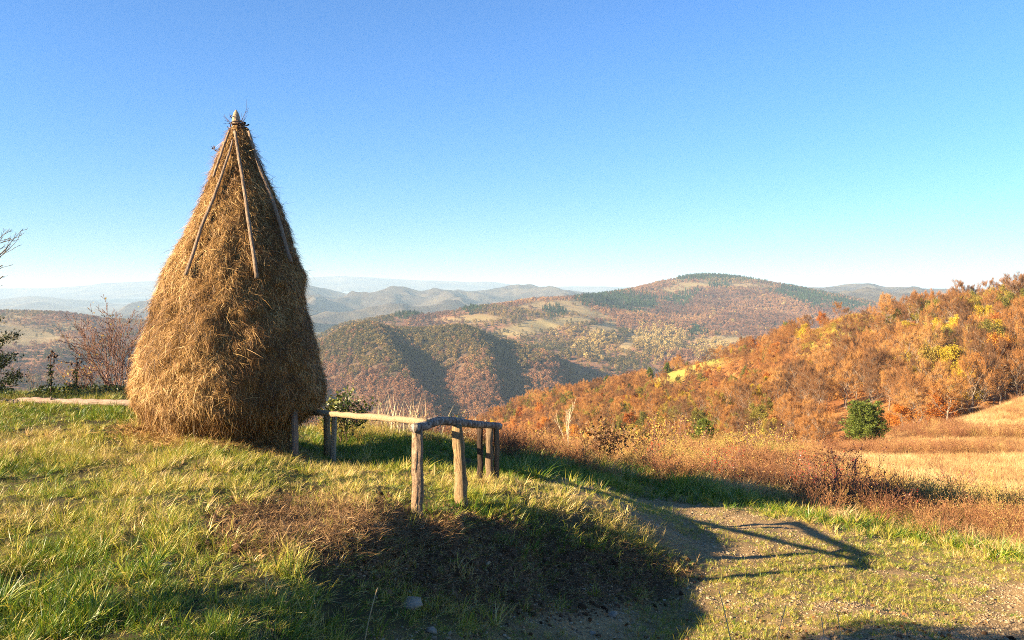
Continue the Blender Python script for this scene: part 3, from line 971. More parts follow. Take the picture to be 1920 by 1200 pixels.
def banded_birch():
    def colf(nt):
        n1 = noise(nt, 9, 6, 0.75, 'Object', (1.3, 1.3, 0.9), 1.2)
        r1 = ramp(nt, [(0.40, (0.03, 0.024, 0.02)), (0.48, (0.12, 0.09, 0.07)), (0.58, (0.30, 0.26, 0.215)), (0.75, (0.48, 0.44, 0.38))])
        nt.links.new(n1, r1.inputs[0])
        return r1.outputs[0]
    return surfmat('birch_bark', colf, 0.8, lambda nt: noise(nt, 30, 5, 0.7, 'Object'), 0.01, 0.7)


M_birch = banded_birch()


def post(pix_base, pix_top, d, w, mat, kind='round', lean=0.0, name='post', flat=1.0):
    b = P(pix_base[0], pix_base[1], d); t = P(pix_top[0], pix_top[1], d + lean)
    n = 12
    s = np.linspace(-0.35, 1, n)[:, None]
    pts = b + (t - b) * s + np.concatenate([np.zeros((1, 3)), rng.normal(size=(n - 2, 3)) * w * 0.025, np.zeros((1, 3))])
    mb = MB()
    rad = w * 0.5 * (1.06 - 0.14 * np.linspace(0, 1, n)) * (1 + rng.normal(size=n) * 0.03)
    if kind == 'round':
        tube(mb, pts - FB, rad, 20, jit=0.34, rng=rng)
    else:
        # split timber: an angular section
        sec = np.array([(-1, -0.62), (-0.2, -0.82), (0.75, -0.7), (1.0, -0.1), (0.72, 0.62), (-0.1, 0.8), (-0.95, 0.5)]) * np.array([1.0, flat])
        V = (pts - FB)[:, None] + np.concatenate([sec[None] * rad[:, None, None] * (1 + rng.normal(size=(n, 7, 1)) * 0.09), np.zeros((n, 7, 1))], -1)
        ii = np.arange(n - 1)[:, None] * 7; jj = np.arange(7)[None]
        Qd = np.stack([ii + jj, ii + (jj + 1) % 7, ii + 7 + (jj + 1) % 7, ii + 7 + jj], -1).reshape(-1, 4)
        V = np.concatenate([V.reshape(-1, 3), (pts - FB)[-1:] + np.array([[0, 0, 0.01]])])
        mb.add(V, [(n * 7, (n - 1) * 7 + k, (n - 1) * 7 + (k + 1) % 7) for k in range(7)], Qd)
    return link(name, mb.mesh(name, mat, kind == 'round'), fence)


D1, D2, D3, D4, D5 = 8.6, 9.45, 11.0, 11.25, 12.8
post((783, 972), (783, 800), D1, 0.115, M_birchpost)
post((866, 946), (858, 797), D2, 0.135, M_split, 'split')
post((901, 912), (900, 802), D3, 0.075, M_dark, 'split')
post((918, 912), (918, 803), D4, 0.10, M_grey, 'split')  # dim wood tone of this pair stands in for the haystack's shade
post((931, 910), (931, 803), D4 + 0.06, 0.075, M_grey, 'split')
post((614, 858), (613, 780), D5 + 0.3, 0.105, M_split, 'split')
post((624, 868), (628, 778), D5, 0.085, M_pale, 'round')
# peeled rail from the stack to the front corner
mb = MB()
k = np.linspace(0, 1, 26)[:, None]
e0 = P(560, 770, 13.3); e1 = P(800, 790, 8.75)
pts = e0 + (e1 - e0) * k
pts[:, 2] += -0.03 * np.sin(np.pi * k[:, 0]) + np.cumsum(rng.normal(0, 0.003, 26)); pts[:, 2] += np.linspace(0, e1[2] - pts[-1, 2], 26)
# the straight run above is foreshortened: keep it on the photo's line
for q in range(26):
    px_ = 960 + pts[q, 0] / pts[q, 1] * F
    pts[q, 2] = (HZ - np.interp(px_, [560, 620, 700, 740, 800], [771, 776, 782, 785, 791])) / F * pts[q, 1] + ZC + rng.normal(0, 0.003)
tube(mb, pts - FB, np.linspace(0.043, 0.035, 26) * (1 + rng.normal(size=26) * 0.07), 12, jit=0.2, rng=rng)
link('rail', mb.mesh('rail', M_rail, True), fence)
# bent birch rail from the front corner to the back post
mb = MB()
cp = [(776, 803, 8.50), (795, 799, 8.72), (808, 793, 8.9), (825, 789, 9.1), (850, 790, 9.45), (870, 793, 9.9), (895, 796, 10.6), (915, 797, 11.0), (936, 799, 11.45)]
pts = hermite(np.arange(len(cp)), np.array([P(*c) for c in cp]), np.linspace(0, len(cp) - 1, 40))
tube(mb, pts - FB, (0.050 - 0.004 * np.linspace(0, 1, 40)) * (1 + rng.normal(size=40) * 0.05), 14, jit=0.16, rng=rng)
link('rail', mb.mesh('rail', M_birch, True), fence)['label'] = 'crooked birch rail with banded white bark'
mb = MB()
t = np.linspace(0, 4 * np.pi, 40)
wc = P(629, 776, D5 - 0.02)
tube(mb, np.stack([wc[0] + 0.0 * t + rng.normal(0, 0.002, 40), wc[1] + 0.075 * np.sin(t), wc[2] - 0.01 + 0.075 * np.cos(t)], -1) - FB, 0.006, 5, cap=False)
link('wire_tie', mb.mesh('wire_tie', M_grey), fence)

# the long rail lying behind the stack on the left
mb = MB()
cp = [(-60, 757, 14.6), (20, 754, 14.55), (48, 751, 14.5), (110, 753, 14.4), (180, 755, 14.3), (260, 756.5, 14.2), (330, 758, 14.2)]
pts = hermite(np.arange(len(cp)), np.array([P(*c) for c in cp]), np.linspace(0, len(cp) - 1, 50))
pts[:, 2] += rng.normal(0, 0.004, 50)
o_ = pts[25].copy()
tube(mb, pts - o_, np.interp(np.linspace(0, 1, 50), [0, 1], [0.05, 0.06]) * (1 + rng.normal(size=50) * 0.06), 12, jit=0.1, rng=rng)
M_log = woodmat('grey_pink_log', [(0.25, (0.16, 0.10, 0.075)), (0.5, (0.34, 0.24, 0.18)), (0.75, (0.46, 0.36, 0.28))], (1.2, 12, 12), 4, 0.012, (8, 0.66, (0.08, 0.05, 0.04)))
log = thing('log_rail', 'long barkless log rail lying low across the grass behind the haystack', 'log', o_)
link('log', mb.mesh('log', M_log, True), log)
for px_, sgn in ((8, 1), (96, 1), (160, -1), (300, 1)):
    mb = MB()
    b_ = pts[np.argmin(np.abs(proj(pts)[0] - px_))] - o_
    tube(mb, [b_ + (0, -0.03, 0.02 * sgn), b_ + (0.01, -0.06, 0.06 * sgn + 0.015)], [0.02, 0.013], 6)
    link('branch_stub', mb.mesh('branch_stub', M_log), log)
for px_ in (-30, 318):
    mb = MB()
    b_ = pts[np.argmin(np.abs(proj(pts)[0] - px_))]
    g0 = float(ground_z(np.array([b_[0]]), np.array([b_[1] + 0.03]))[0])
    tube(mb, [np.array([b_[0], b_[1] + 0.03, g0 - 0.25]) - o_, b_ + (0, 0.03, -0.02) - o_], [0.05, 0.045], 8, jit=0.1, rng=rng)
    link('prop', mb.mesh('prop', M_log), log)

# ------------------------------------------------------------------ grass, gravel, dry meadow
def tuft(n, hmin, hmax, spread, lean, wid, curve, seed, nseg=3):
    r_ = np.random.default_rng(seed)
    a = r_.uniform(0, 2 * np.pi, n); q = np.sqrt(r_.random(n)) * spread
    B = np.stack([q * np.cos(a), q * np.sin(a), np.full(n, -0.02)], -1)
    az = a + r_.normal(0, 0.9, n)
    ln = np.abs(r_.normal(lean, lean * 0.6, n))
    D = unit(np.stack([np.cos(az) * ln, np.sin(az) * ln, np.ones(n)], -1))
    bend = np.stack([np.cos(az), np.sin(az), -0.6 * np.ones(n)], -1) * (r_.random(n) * curve)[:, None]
    S = unit(np.cross(D, np.stack([np.cos(az + 0.6), np.sin(az + 0.6), 0 * az], -1) + r_.normal(size=(n, 3)) * 0.4))
    mb = MB()
    ribbons(mb, B, D, bend, r_.uniform(hmin, hmax, n), r_.uniform(wid * 0.6, wid * 1.3, n), S, nseg, r_.random(n))
    return mb


GRASS = [(0.0, (0.030, 0.085, 0.007)), (0.25, (0.085, 0.17, 0.008)), (0.45, (0.23, 0.26, 0.014)), (0.6, (0.43, 0.36, 0.045)), (0.78, (0.58, 0.44, 0.15)), (1.0, (0.50, 0.32, 0.13))]
M_grass = leafmat('meadow_grass', GRASS, 0.25, 0.5, True, 0.42, 0.4)
GOLD = [(0.0, (0.22, 0.10, 0.045)), (0.3, (0.38, 0.215, 0.085)), (0.6, (0.50, 0.32, 0.135)), (1.0, (0.64, 0.46, 0.23))]
M_gold = leafmat('dry_meadow_grass', GOLD, 0.35, 0.4, True, 0.6, 0.2)

pg = [tuft(20, 0.07, 0.19, 0.055, 0.35, 0.0062, 0.55, 1).mesh('green_tuft', M_grass), tuft(24, 0.04, 0.11, 0.06, 0.5, 0.0055, 0.5, 2).mesh('short_tuft', M_grass),
      tuft(16, 0.08, 0.24, 0.06, 0.6, 0.0042, 0.7, 3).mesh('dry_tuft', M_grass), tuft(14, 0.14, 0.30, 0.04, 0.35, 0.0085, 0.75, 4).mesh('tall_tuft', M_grass), tuft(18, 0.05, 0.16, 0.08, 1.6, 0.0045, 0.4, 5, 2).mesh('lying_tuft', M_grass)]

rg = np.random.default_rng(101)
GC = ground.C
cdist = GC[..., 1]
cbad = cdist < 3.0
c_tr, c_me, c_he, c_green = masks(ground.px, ground.py, cbad, GC[..., 0], GC[..., 1])
inview = (ground.px > -1100) & (ground.px < 2180) & (~cbad)
VERGE = [(950, 890), (950, 845), (1060, 850), (1250, 880), (1400, 880), (1560, 900), (1700, 940), (2400, 1060), (2400, 1090), (1920, 1050), (1700, 1006), (1560, 978), (1400, 948), (1200, 918), (1040, 895)]
c_vg = polyfeather(ground.px, ground.py, VERGE, 16)
stackmask = np.hypot(GC[..., 0] - HB[0], GC[..., 1] - HD) > 1.0
knoll_w = inview * (cdist < 21) * (1 - c_tr) * (1 - c_me) * stackmask * np.clip(9.0 / cdist, 0.42, 2.0)
patch = fbm(GC[..., 0] * 0.8, GC[..., 1] * 0.8, 4, 131)
clump = fbm(GC[..., 0] * 3.2, GC[..., 1] * 3.2, 2, 133)
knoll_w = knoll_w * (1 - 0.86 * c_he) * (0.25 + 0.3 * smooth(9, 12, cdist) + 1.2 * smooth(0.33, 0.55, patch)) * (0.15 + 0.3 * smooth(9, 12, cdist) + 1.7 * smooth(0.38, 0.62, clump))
N1 = 56000
pts = ground.draw(knoll_w, N1, rg)
X, Y = pts[:, 0], pts[:, 1]
ppx_, ppy_ = proj(pts)
pt_patch = fbm(X * 0.55 + 5, Y * 0.55, 4, 141)
dry = np.clip((pt_patch - 0.40) * 3.2, 0, 1)
# drier on the crown of the knoll in front of the stack, greener low at the front left and behind the fence
dry = np.clip(dry + 0.30 * np.exp(-((ppx_ - 480) / 300) ** 2 - ((ppy_ - 900) / 70) ** 2) - 0.25 * smooth(640, 760, ppx_) * smooth(960, 880, ppy_) - 0.25 * smooth(1050, 1120, ppy_), 0, 1)
tint = np.clip(0.31 + 0.48 * dry + rg.normal(0, 0.13, N1), 0, 1)
idx = np.where(rg.random(N1) < 0.15 + 0.5 * dry, 2, np.where(rg.random(N1) < 0.45, 1, 0))
idx = np.where(rg.random(N1) < 0.16, 4, idx)
tall = (rg.random(N1) < 0.07) & (fbm(X * 1.1, Y * 1.1, 2, 151) > 0.5)
idx = np.where(tall, 3, idx)
s = rg.uniform(0.45, 1.1, N1) * np.clip(0.75 + 0.5 * fbm(X * 1.5, Y * 1.5, 2, 161), 0.6, 1.3)
wind = rg.normal(0, 0.18, (N1, 2))
scatter('grass', pts, np.stack([wind[:, 0], wind[:, 1] + 0.1, rg.uniform(0, 6.28, N1)], -1), np.stack([s, s, s], -1), idx, tint, pg, 'mixed green and straw-coloured grass covering the knoll', 'grass')

# matted thatch under the taller tufts, and clods on the bank
w = inview * (cdist < 19) * (1 - c_tr) * (1 - c_me) * stackmask * (1 - 0.45 * c_he) * np.clip(9.0 / cdist, 0.42, 2.0)
NT = 38000
pts = ground.draw(w, NT, rg)
s = rg.uniform(0.4, 0.85, NT)
scatter('thatch', pts, np.stack([rg.normal(0, 0.25, NT), rg.normal(0, 0.25, NT), rg.uniform(0, 6.28, NT)], -1), np.stack([s, s, s * 0.8], -1), rg.choice([1, 4, 4], NT), np.clip(rg.normal(0.55, 0.22, NT), 0, 1), pg, 'short matted thatch between the grass tufts of the knoll', 'grass')
# thin turf on the track and lusher tufts along its far verge
w = inview * c_tr * c_green * (cdist < 22) * np.clip(10 / cdist, 0.5, 1.5)
N2 = 9500
pts = ground.draw(w, N2, rg)
s = rg.uniform(0.3, 0.65, N2)
scatter('track_turf', pts, np.stack([rg.normal(0, 0.2, N2), rg.normal(0, 0.2, N2), rg.uniform(0, 6.28, N2)], -1), np.stack([s, s, s], -1), rg.choice([1, 1, 4, 0], N2), np.clip(rg.normal(0.56, 0.15, N2), 0, 1), pg, 'thin green turf growing in patches on the stony track', 'grass')
w = inview * np.maximum(c_vg * smooth(0.40, 0.55, fbm(GC[..., 0] * 0.9, GC[..., 1] * 0.9, 3, 171)), 0) * (cdist < 24)
N3 = 5000
pts = ground.draw(w, N3, rg)
s = rg.uniform(0.9, 1.7, N3)
scatter('verge_grass', pts, np.stack([rg.normal(0, 0.2, N3), rg.normal(0, 0.2, N3), rg.uniform(0, 6.28, N3)], -1), np.stack([s, s, s], -1), rg.choice([0, 0, 3, 2], N3), np.clip(rg.normal(0.30, 0.16, N3), 0, 1), pg, 'green tussocks along the far edge of the track', 'grass')


def rock(seed, flat=0.55):
    r_ = np.random.default_rng(seed)
    t = (1 + 5 ** 0.5) / 2
    v = unit(np.array([(-1, t, 0), (1, t, 0), (-1, -t, 0), (1, -t, 0), (0, -1, t), (0, 1, t), (0, -1, -t), (0, 1, -t), (t, 0, -1), (t, 0, 1), (-t, 0, -1), (-t, 0, 1)], float))
    f = np.array([(0, 11, 5), (0, 5, 1), (0, 1, 7), (0, 7, 10), (0, 10, 11), (1, 5, 9), (5, 11, 4), (11, 10, 2), (10, 7, 6), (7, 1, 8), (3, 9, 4), (3, 4, 2), (3, 2, 6), (3, 6, 8), (3, 8, 9), (4, 9, 5), (2, 4, 11), (6, 2, 10), (8, 6, 7), (9, 8, 1)])
    v = v * r_.uniform(0.7, 1.25, (12, 1)) * np.array([1, r_.uniform(0.6, 0.9), flat])
    mb = MB(); mb.add(v, f, None, r_.random(12))
    return mb


M_grav = leafmat('gravel_stone', [(0.0, (0.12, 0.08, 0.045)), (0.5, (0.27, 0.19, 0.11)), (1.0, (0.46, 0.36, 0.23))], 0, 0.3, True, 0.85, 0.2)
w = inview * np.clip(c_tr * (1 - 0.7 * c_green) + 0.22 * c_he, 0, 1) * (cdist < 17) * np.clip(9 / cdist, 0.3, 2) * (0.35 + smooth(0.3, 0.5, fbm(GC[..., 0] * 1.3, GC[..., 1] * 1.3, 3, 181)))
N4 = 42000
pts = ground.draw(w, N4, rg)
s = np.clip(rg.lognormal(math.log(0.009), 0.45, N4), 0.005, 0.05)
scatter('gravel', pts, rg.uniform(0, 6.28, (N4, 3)) * np.array([0.08, 0.08, 1]), np.stack([s, s, s], -1), rg.integers(0, 4, N4), np.clip(rg.normal(0.45, 0.2, N4), 0, 1), [rock(300 + k).mesh('pebble', M_grav) for k in range(4)], 'loose pale gravel strewn over the track', 'gravel')

M_clod = leafmat('earth_clod', [(0.0, (0.03, 0.016, 0.008)), (0.5, (0.085, 0.047, 0.024)), (1.0, (0.17, 0.10, 0.055))], 0, 0.4, True, 0.95, 0.1)
NC = 9000
pts = ground.draw(inview * (c_he + 0.1 * c_tr * (cdist < 8)) * (cdist < 12), NC, rg)
s = np.clip(rg.lognormal(math.log(0.012), 0.6, NC), 0.005, 0.06)
scatter('earth_clods', pts, rg.uniform(0, 6.28, (NC, 3)), np.stack([s, s, s], -1), rg.integers(0, 4, NC), rg.random(NC), [rock(340 + k, 0.8).mesh('clod', M_clod) for k in range(4)], 'crumbled dark earth on the face of the bank', 'earth')
# fallen leaves on the bank and the track
mb = MB(); leaves(mb, np.zeros((1, 3)), 0.05, np.random.default_rng(3), up=0.0)
M_fall = leafmat('fallen_leaf', [(0.0, (0.12, 0.05, 0.02)), (0.5, (0.32, 0.16, 0.06)), (1.0, (0.48, 0.30, 0.13))], 0.2, 0.2, True)
w = inview * np.clip(c_he + 0.35 * c_tr * (cdist < 9), 0, 1) * (cdist < 12)
N5 = 1500
pts = ground.draw(w, N5, rg) + np.array([0, 0, 0.015])
s = rg.uniform(0.4, 1.2, N5)
scatter('fallen_leaves', pts, rg.uniform(-0.6, 0.6, (N5, 3)) + np.array([0, 0, 1]) * rg.uniform(0, 6.28, (N5, 1)), np.stack([s, s, s], -1), np.zeros(N5), rg.random(N5), [mb.mesh('fallen_leaf', M_fall)], 'brown fallen leaves scattered over the bank', 'leaves')

SCRUB = [(930, 850), (930, 800), (1000, 800), (1150, 790), (1400, 800), (1450, 860), (1560, 880), (1700, 930), (2300, 1030), (2300, 1060), (1700, 985), (1560, 950), (1400, 922), (1230, 900), (1100, 880)]
c_sc = polyfeather(ground.px, ground.py, SCRUB, 14)
# dry golden meadow
gm = [tuft(26, 0.10, 0.28, 0.14, 0.35, 0.010, 0.55, 40 + k, 2).mesh('gold_tuft', M_gold) for k in range(3)]
w = inview * np.maximum(c_me, 0.6 * c_sc) * (cdist > 12) * (cdist < 135) * np.clip(22 / cdist, 0.06, 1.6) ** 1.5
N6 = 46000
pts = ground.draw(w, N6, rg)
dd = pts[:, 1]
s = rg.uniform(0.8, 1.3, N6) * np.clip(0.85 + dd / 70, 0.9, 2.0)
gold = fbm(pts[:, 0] * 0.22, pts[:, 1] * 0.16, 4, 201)
scatter('meadow_grass', pts, np.stack([rg.normal(0, 0.15, N6), rg.normal(0, 0.15, N6) + 0.1, rg.uniform(0, 6.28, N6)], -1), np.stack([s, s, s * rg.uniform(0.7, 1.2, N6)], -1), rg.integers(0, 3, N6), np.clip(0.62 + (gold - 0.5) * 1.3 + rg.normal(0, 0.16, N6), 0, 1), gm, 'dry golden grass of the meadow on the right', 'grass')


# ------------------------------------------------------------------ low russet scrub round the track and down the slope
def weed(seed, h, n, leafy, lsize):
    r_ = np.random.default_rng(seed)
    mb = MB(); tips = []
    for k in range(n):
        a = r_.uniform(0, 6.28)
        grow(mb, r_, (r_.normal(0, 0.05), r_.normal(0, 0.05), -0.03), (math.cos(a) * 0.5, math.sin(a) * 0.5, 1), h * r_.uniform(0.6, 1.1), 0.006, 1, tips, 0.03, 4, 0.8, 0.15, 3, 0.5, 0.25, 0.25, 0.003)
    T = np.array(tips)
    if leafy:
        C = np.repeat(T, leafy, 0) + r_.normal(size=(len(T) * leafy, 3)) * h * 0.07
        leaves(mb, C, lsize, r_, var=r_.uniform(0.2, 0.9, len(C)))
    return mb


M_scrub = leafmat('russet_scrub', [(0.0, (0.18, 0.08, 0.04)), (0.2, (0.33, 0.145, 0.07)), (0.4, (0.42, 0.215, 0.09)), (0.6, (0.48, 0.30, 0.10)), (0.8, (0.50, 0.38, 0.10)), (1.0, (0.34, 0.32, 0.07))], 0.3, 0.22, True, 0.6, 0.2)
wd = [weed(500 + k, 0.8, 9, 1, 0.034).mesh('weed', M_scrub) for k in range(4)]
backedge = polyfeather(ground.px, ground.py, [(600, 822), (600, 795), (960, 800), (1000, 850), (960, 868), (860, 838)], 10) * (cdist < 22)
w = inview * np.clip(c_sc + 0.5 * backedge, 0, 1) * (cdist > 12) * (cdist < 75) * np.clip(20 / cdist, 0.1, 1.5) * smooth(0.25, 0.5, fbm(GC[..., 0] * 0.4, GC[..., 1] * 0.4, 3, 211))
N7 = 4300
pts = ground.draw(w, N7, rg)
s = rg.uniform(0.3, 0.95, N7) * (0.5 + fbm(pts[:, 0] * 0.5, pts[:, 1] * 0.5, 2, 223)) * np.clip(0.5 + pts[:, 1] / 45, 0.6, 1.9)
sc_t = fbm(pts[:, 0] * 0.3, pts[:, 1] * 0.2, 3, 221)
scatter('russet_scrub', pts, np.stack([rg.normal(0, 0.15, N7), rg.normal(0, 0.15, N7), rg.uniform(0, 6.28, N7)], -1), np.stack([s, s, s], -1), rg.integers(0, 4, N7), np.clip(0.45 + (sc_t - 0.5) * 2.2 + rg.normal(0, 0.18, N7), 0, 1), wd, 'russet weeds and brambles along the edge of the knoll', 'scrub')
# thin reddish weeds among the golden grass
w = inview * c_me * (cdist > 13) * (cdist < 110) * np.clip(25 / cdist, 0.1, 1.5) * smooth(0.5, 0.66, fbm(GC[..., 0] * 0.16, GC[..., 1] * 0.1, 3, 231))
N8 = 1500
pts = ground.draw(w, N8, rg)
s = rg.uniform(0.4, 0.9, N8) * np.clip(0.7 + pts[:, 1] / 60, 0.7, 2.0)
scatter('meadow_weeds', pts, np.stack([rg.normal(0, 0.15, N8), rg.normal(0, 0.15, N8), rg.uniform(0, 6.28, N8)], -1), np.stack([s, s, s], -1), rg.integers(0, 4, N8), np.clip(rg.normal(0.3, 0.2, N8), 0, 1), wd, 'rusty weeds dotted through the golden meadow', 'weeds')

# ------------------------------------------------------------------ trees
M_bark = woodmat('grey_bark', [(0.3, (0.12, 0.09, 0.07)), (0.55, (0.25, 0.19, 0.14)), (0.8, (0.40, 0.32, 0.25))], (3, 3, 1), 3, 0.02)
M_bark2 = woodmat('brown_bark', [(0.3, (0.06, 0.035, 0.025)), (0.55, (0.13, 0.08, 0.055)), (0.8, (0.20, 0.13, 0.09))], (3, 3, 1), 3, 0.02)
M_beech = leafmat('beech_twigs', [(0.0, (0.15, 0.078, 0.038)), (0.35, (0.27, 0.125, 0.045)), (0.7, (0.385, 0.178, 0.050)), (1.0, (0.48, 0.265, 0.09))], 0.25, 0.6, 'random', 0.7, 0.15)
M_orange = leafmat('orange_leaves', [(0.0, (0.27, 0.085, 0.016)), (0.5, (0.44, 0.145, 0.022)), (1.0, (0.55, 0.24, 0.035))], 0.35, 0.5, 'random', 0.6, 0.2)
M_yellow = leafmat('yellow_leaves', [(0.0, (0.32, 0.24, 0.025)), (0.5, (0.52, 0.36, 0.03)), (1.0, (0.64, 0.44, 0.05))], 0.35, 0.5, 'random', 0.6, 0.2)
M_olive = leafmat('olive_leaves', [(0.0, (0.12, 0.12, 0.025)), (0.5, (0.24, 0.20, 0.035)), (1.0, (0.36, 0.25, 0.05))], 0.3, 0.5, 'random', 0.6, 0.2)
M_pine = leafmat('pine_needles', [(0.0, (0.045, 0.070, 0.012)), (0.5, (0.10, 0.135, 0.020)), (1.0, (0.22, 0.23, 0.035))], 0.2, 0.9, False, 0.55, 0.25)


def tree_meshes(seed, kind):
    """a 10 m broadleaf: trunk with limbs, and a crown of twigs and leaves"""
    r_ = np.random.default_rng(seed)
    mt = MB(); tips = []
    H = 10.0
    bare = kind == 'beech'
    ns = 9
    pts = np.array([[r_.normal(0, 0.05 * k), r_.normal(0, 0.05 * k), -0.6 + (H * 0.86 + 0.6) * k / ns] for k in range(ns + 1)])
    tube(mt, pts, np.linspace(0.17, 0.03, ns + 1), 6, cap=False)
    nl = 17 if bare else 13
    lo = 0.22 if bare else 0.2
    for k in range(nl):
        t = lo + (0.97 - lo) * (k + r_.random()) / nl
        f = t * ns; i = min(int(f), ns - 1)
        q = pts[i] + (pts[i + 1] - pts[i]) * (f - i)
        a = k * 2.4 + r_.uniform(-0.4, 0.4)
        el = r_.uniform(0.7, 1.2) if bare else r_.uniform(0.25, 0.8)
        L = H * (0.42 if bare else 0.34) * (1.15 - 0.72 * t) * r_.uniform(0.8, 1.2)
        grow(mt, r_, q, (math.cos(a), math.sin(a), el), L, 0.075 * (1.2 - t), 2, tips, 0.10 if bare else 0.04, 4, 0.65, 0.14, 3, 0.55, 0.3, 0.5, 0.016)
    T = np.array(tips)
    mc = MB()
    c = np.array([0, 0, H * 0.45])
    nt_ = 5 if bare else 3
    B = np.repeat(T, nt_, 0) + r_.normal(size=(len(T) * nt_, 3)) * 0.12
    D = unit(unit(B - c) + r_.normal(size=B.shape) * 0.5 + np.array([0, 0, 0.55]))
    ribbons(mc, B, D, r_.normal(size=B.shape) * 0.15, r_.uniform(0.35, 1.0, len(B)), 0.034, unit(np.cross(D, r_.normal(size=B.shape))), 2, r_.uniform(0.1, 0.6, len(B)))
    if bare:
        C = np.repeat(T, 3, 0)[::2]; C = C + r_.normal(size=C.shape) * 0.34
        leaves(mc, C, 0.13, r_, r_.uniform(0.3, 1, len(C)))
    else:
        C = np.repeat(T, 11, 0); C = C + r_.normal(size=C.shape) * 0.42
        leaves(mc, C, 0.30, r_, r_.random(len(C)))
    return mt, mc


PROTO = {}
for kind, nvar, mat in (('beech', 5, M_beech), ('orange', 4, M_orange), ('yellow', 3, M_yellow), ('olive', 3, M_olive)):
    PROTO[kind] = []
    for v in range(nvar):
        mt, mc = tree_meshes(1000 + 37 * v + len(kind), kind)
        PROTO[kind].append((mt.mesh(kind + '_trunk', M_bark), mc.mesh(kind + '_crown', mat)))


def plant_tree(name, protos, p, scale, rz, label, cat='tree', group=None, sxy=1.0):
    o = thing(name, label, cat, p, group)
    o.rotation_euler = (0, 0, rz); o.scale = (scale * sxy, scale * sxy, scale)
    link('trunk', protos[0], o); link('crown', protos[1], o)
    return o


def conifer_meshes(seed, H, R, nwhorl=11, per=7, droop=0.0, needle=0.16, dens=26, roundness=0.6, mat=None):
    """pine or spruce: boughs in whorls carrying needle tufts"""
    r_ = np.random.default_rng(seed)
    mt = MB(); mc = MB()
    tube(mt, [(0, 0, -0.3), (0, 0, H * 0.4), (0.02, 0, H * 0.97)], [H * 0.022, H * 0.015, H * 0.004], 6, cap=False)
    for w_ in range(nwhorl):
        t = 0.04 + 0.93 * w_ / (nwhorl - 1)
        rad = R * ((1 - t) ** roundness) * (0.75 + 0.25 * min(1, t * 6)) + 0.03 * R
        for k in range(per):
            a = 6.283 * (k + r_.random() * 0.7) / per + w_
            L = rad * r_.uniform(0.55, 1.25)
            d = np.array([math.cos(a), math.sin(a), 0.25 - droop + 0.6 * t])
            s_ = np.linspace(0, 1, 6)[:, None]
            b = np.array([0, 0, H * t * 0.95]) + d * L * s_ + np.array([0, 0, 0.25 * L + droop * 0.3 * L]) * s_ ** 2
            tube(mt, b, np.linspace(0.014, 0.004, 6) * H / 4, 3, cap=False)
            m_ = max(4, int(dens * L / R))
            q = np.sqrt(r_.uniform(0.05, 1, m_))
            C = np.stack([np.interp(q, s_[:, 0], b[:, i_]) for i_ in range(3)], -1)
            C = C + r_.normal(size=C.shape) * np.array([0.10, 0.10, 0.05]) * L
            for rep in range(5):
                D = unit(unit(d) * 0.6 + r_.normal(size=C.shape) * 0.6 + np.array([0, 0, 0.35]))
                ribbons(mc, C, D, r_.normal(size=C.shape) * 0.1, needle * r_.uniform(0.6, 1.2, m_), needle * 0.22, unit(np.cross(D, r_.normal(size=C.shape))), 1, np.clip(r_.normal(0.5, 0.25, m_), 0, 1))
    return mt.mesh('pine_trunk', M_bark2), mc.mesh('pine_crown', mat or M_pine)


# the wood on the hillside: every tree that can be told apart stands alone
rt = np.random.default_rng(77)
hC = hill.C; hd = hC[..., 1]
bareg = np.maximum(polyfeather(hill.px, hill.py, GLADE, 8), 0.96 * polyfeather(hill.px, hill.py, GLADE2, 8))
hv_ = np.linspace(0, 1, hC.shape[1])[None] * np.ones(hC.shape[0])[:, None]
wt = (1 - bareg) * (hv_ < 0.80) * (hv_ > 0.03) * (hill.px > 840) * (hill.px < 2150)
cand = hill.draw(wt, 15000, rt)
keep = []
cell = {}
for k, p in enumerate(cand):
    gx, gy = int(p[0] // 4), int(p[1] // 4)
    ok = True
    md = 2.5 + 1.7 * ((k * 7919) % 100) / 100
    for ax in (-1, 0, 1):
        for ay in (-1, 0, 1):
            for q in cell.get((gx + ax, gy + ay), ()):
                if (q[0] - p[0]) ** 2 + (q[1] - p[1]) ** 2 < md * md:
                    ok = False
    if ok:
        cell.setdefault((gx, gy), []).append(p); keep.append(k)
trees = cand[keep]
tpx, tpy = proj(trees)
# drop trees whose foot is hidden far below the meadow edge or that would stand in the pines' clearing
meadow_line = np.interp(tpx, [800, 900, 1000, 1200, 1400, 1480, 1620, 1700, 1800, 1920, 2200], [860, 850, 880, 880, 880, 870, 850, 835, 815, 772, 700])
near = (tpy < meadow_line + 6) & ~((tpx > 1545) & (tpx < 1690) & (tpy > 775))
trees = trees[near]; tpx = tpx[near]; tpy = tpy[near]
td = trees[:, 1]
nk = fbm(trees[:, 0] / 26, trees[:, 1] / 40, 3, 301)
nk2 = fbm(trees[:, 0] / 14 + 50, trees[:, 1] / 22, 3, 311)
kind = np.full(len(trees), 0)
rr_ = rt.random(len(trees))
or_zone = smooth(1480, 1640, tpx) * smooth(800, 700, tpy) + 0.25
kind = np.where((nk > 0.54) & (rr_ < 0.55 * or_zone), 1, kind)
ye_zone = polyfeather(tpx, tpy, [(1340, 850), (1390, 790), (1500, 780), (1560, 820), (1500, 860)], 25) + polyfeather(tpx, tpy, [(1640, 720), (1650, 650), (1760, 600), (1850, 640), (1870, 740), (1760, 760), (1700, 740)], 30) + 0.5 * polyfeather(tpx, tpy, [(1180, 790), (1260, 730), (1330, 720), (1300, 780), (1230, 820)], 20)
kind = np.where((nk2 > 0.42) & (rt.random(len(trees)) < 0.05 + 0.7 * ye_zone), 2, kind)
kind = np.where((nk2 < 0.46) & (rt.random(len(trees)) < 0.5), 3, kind)
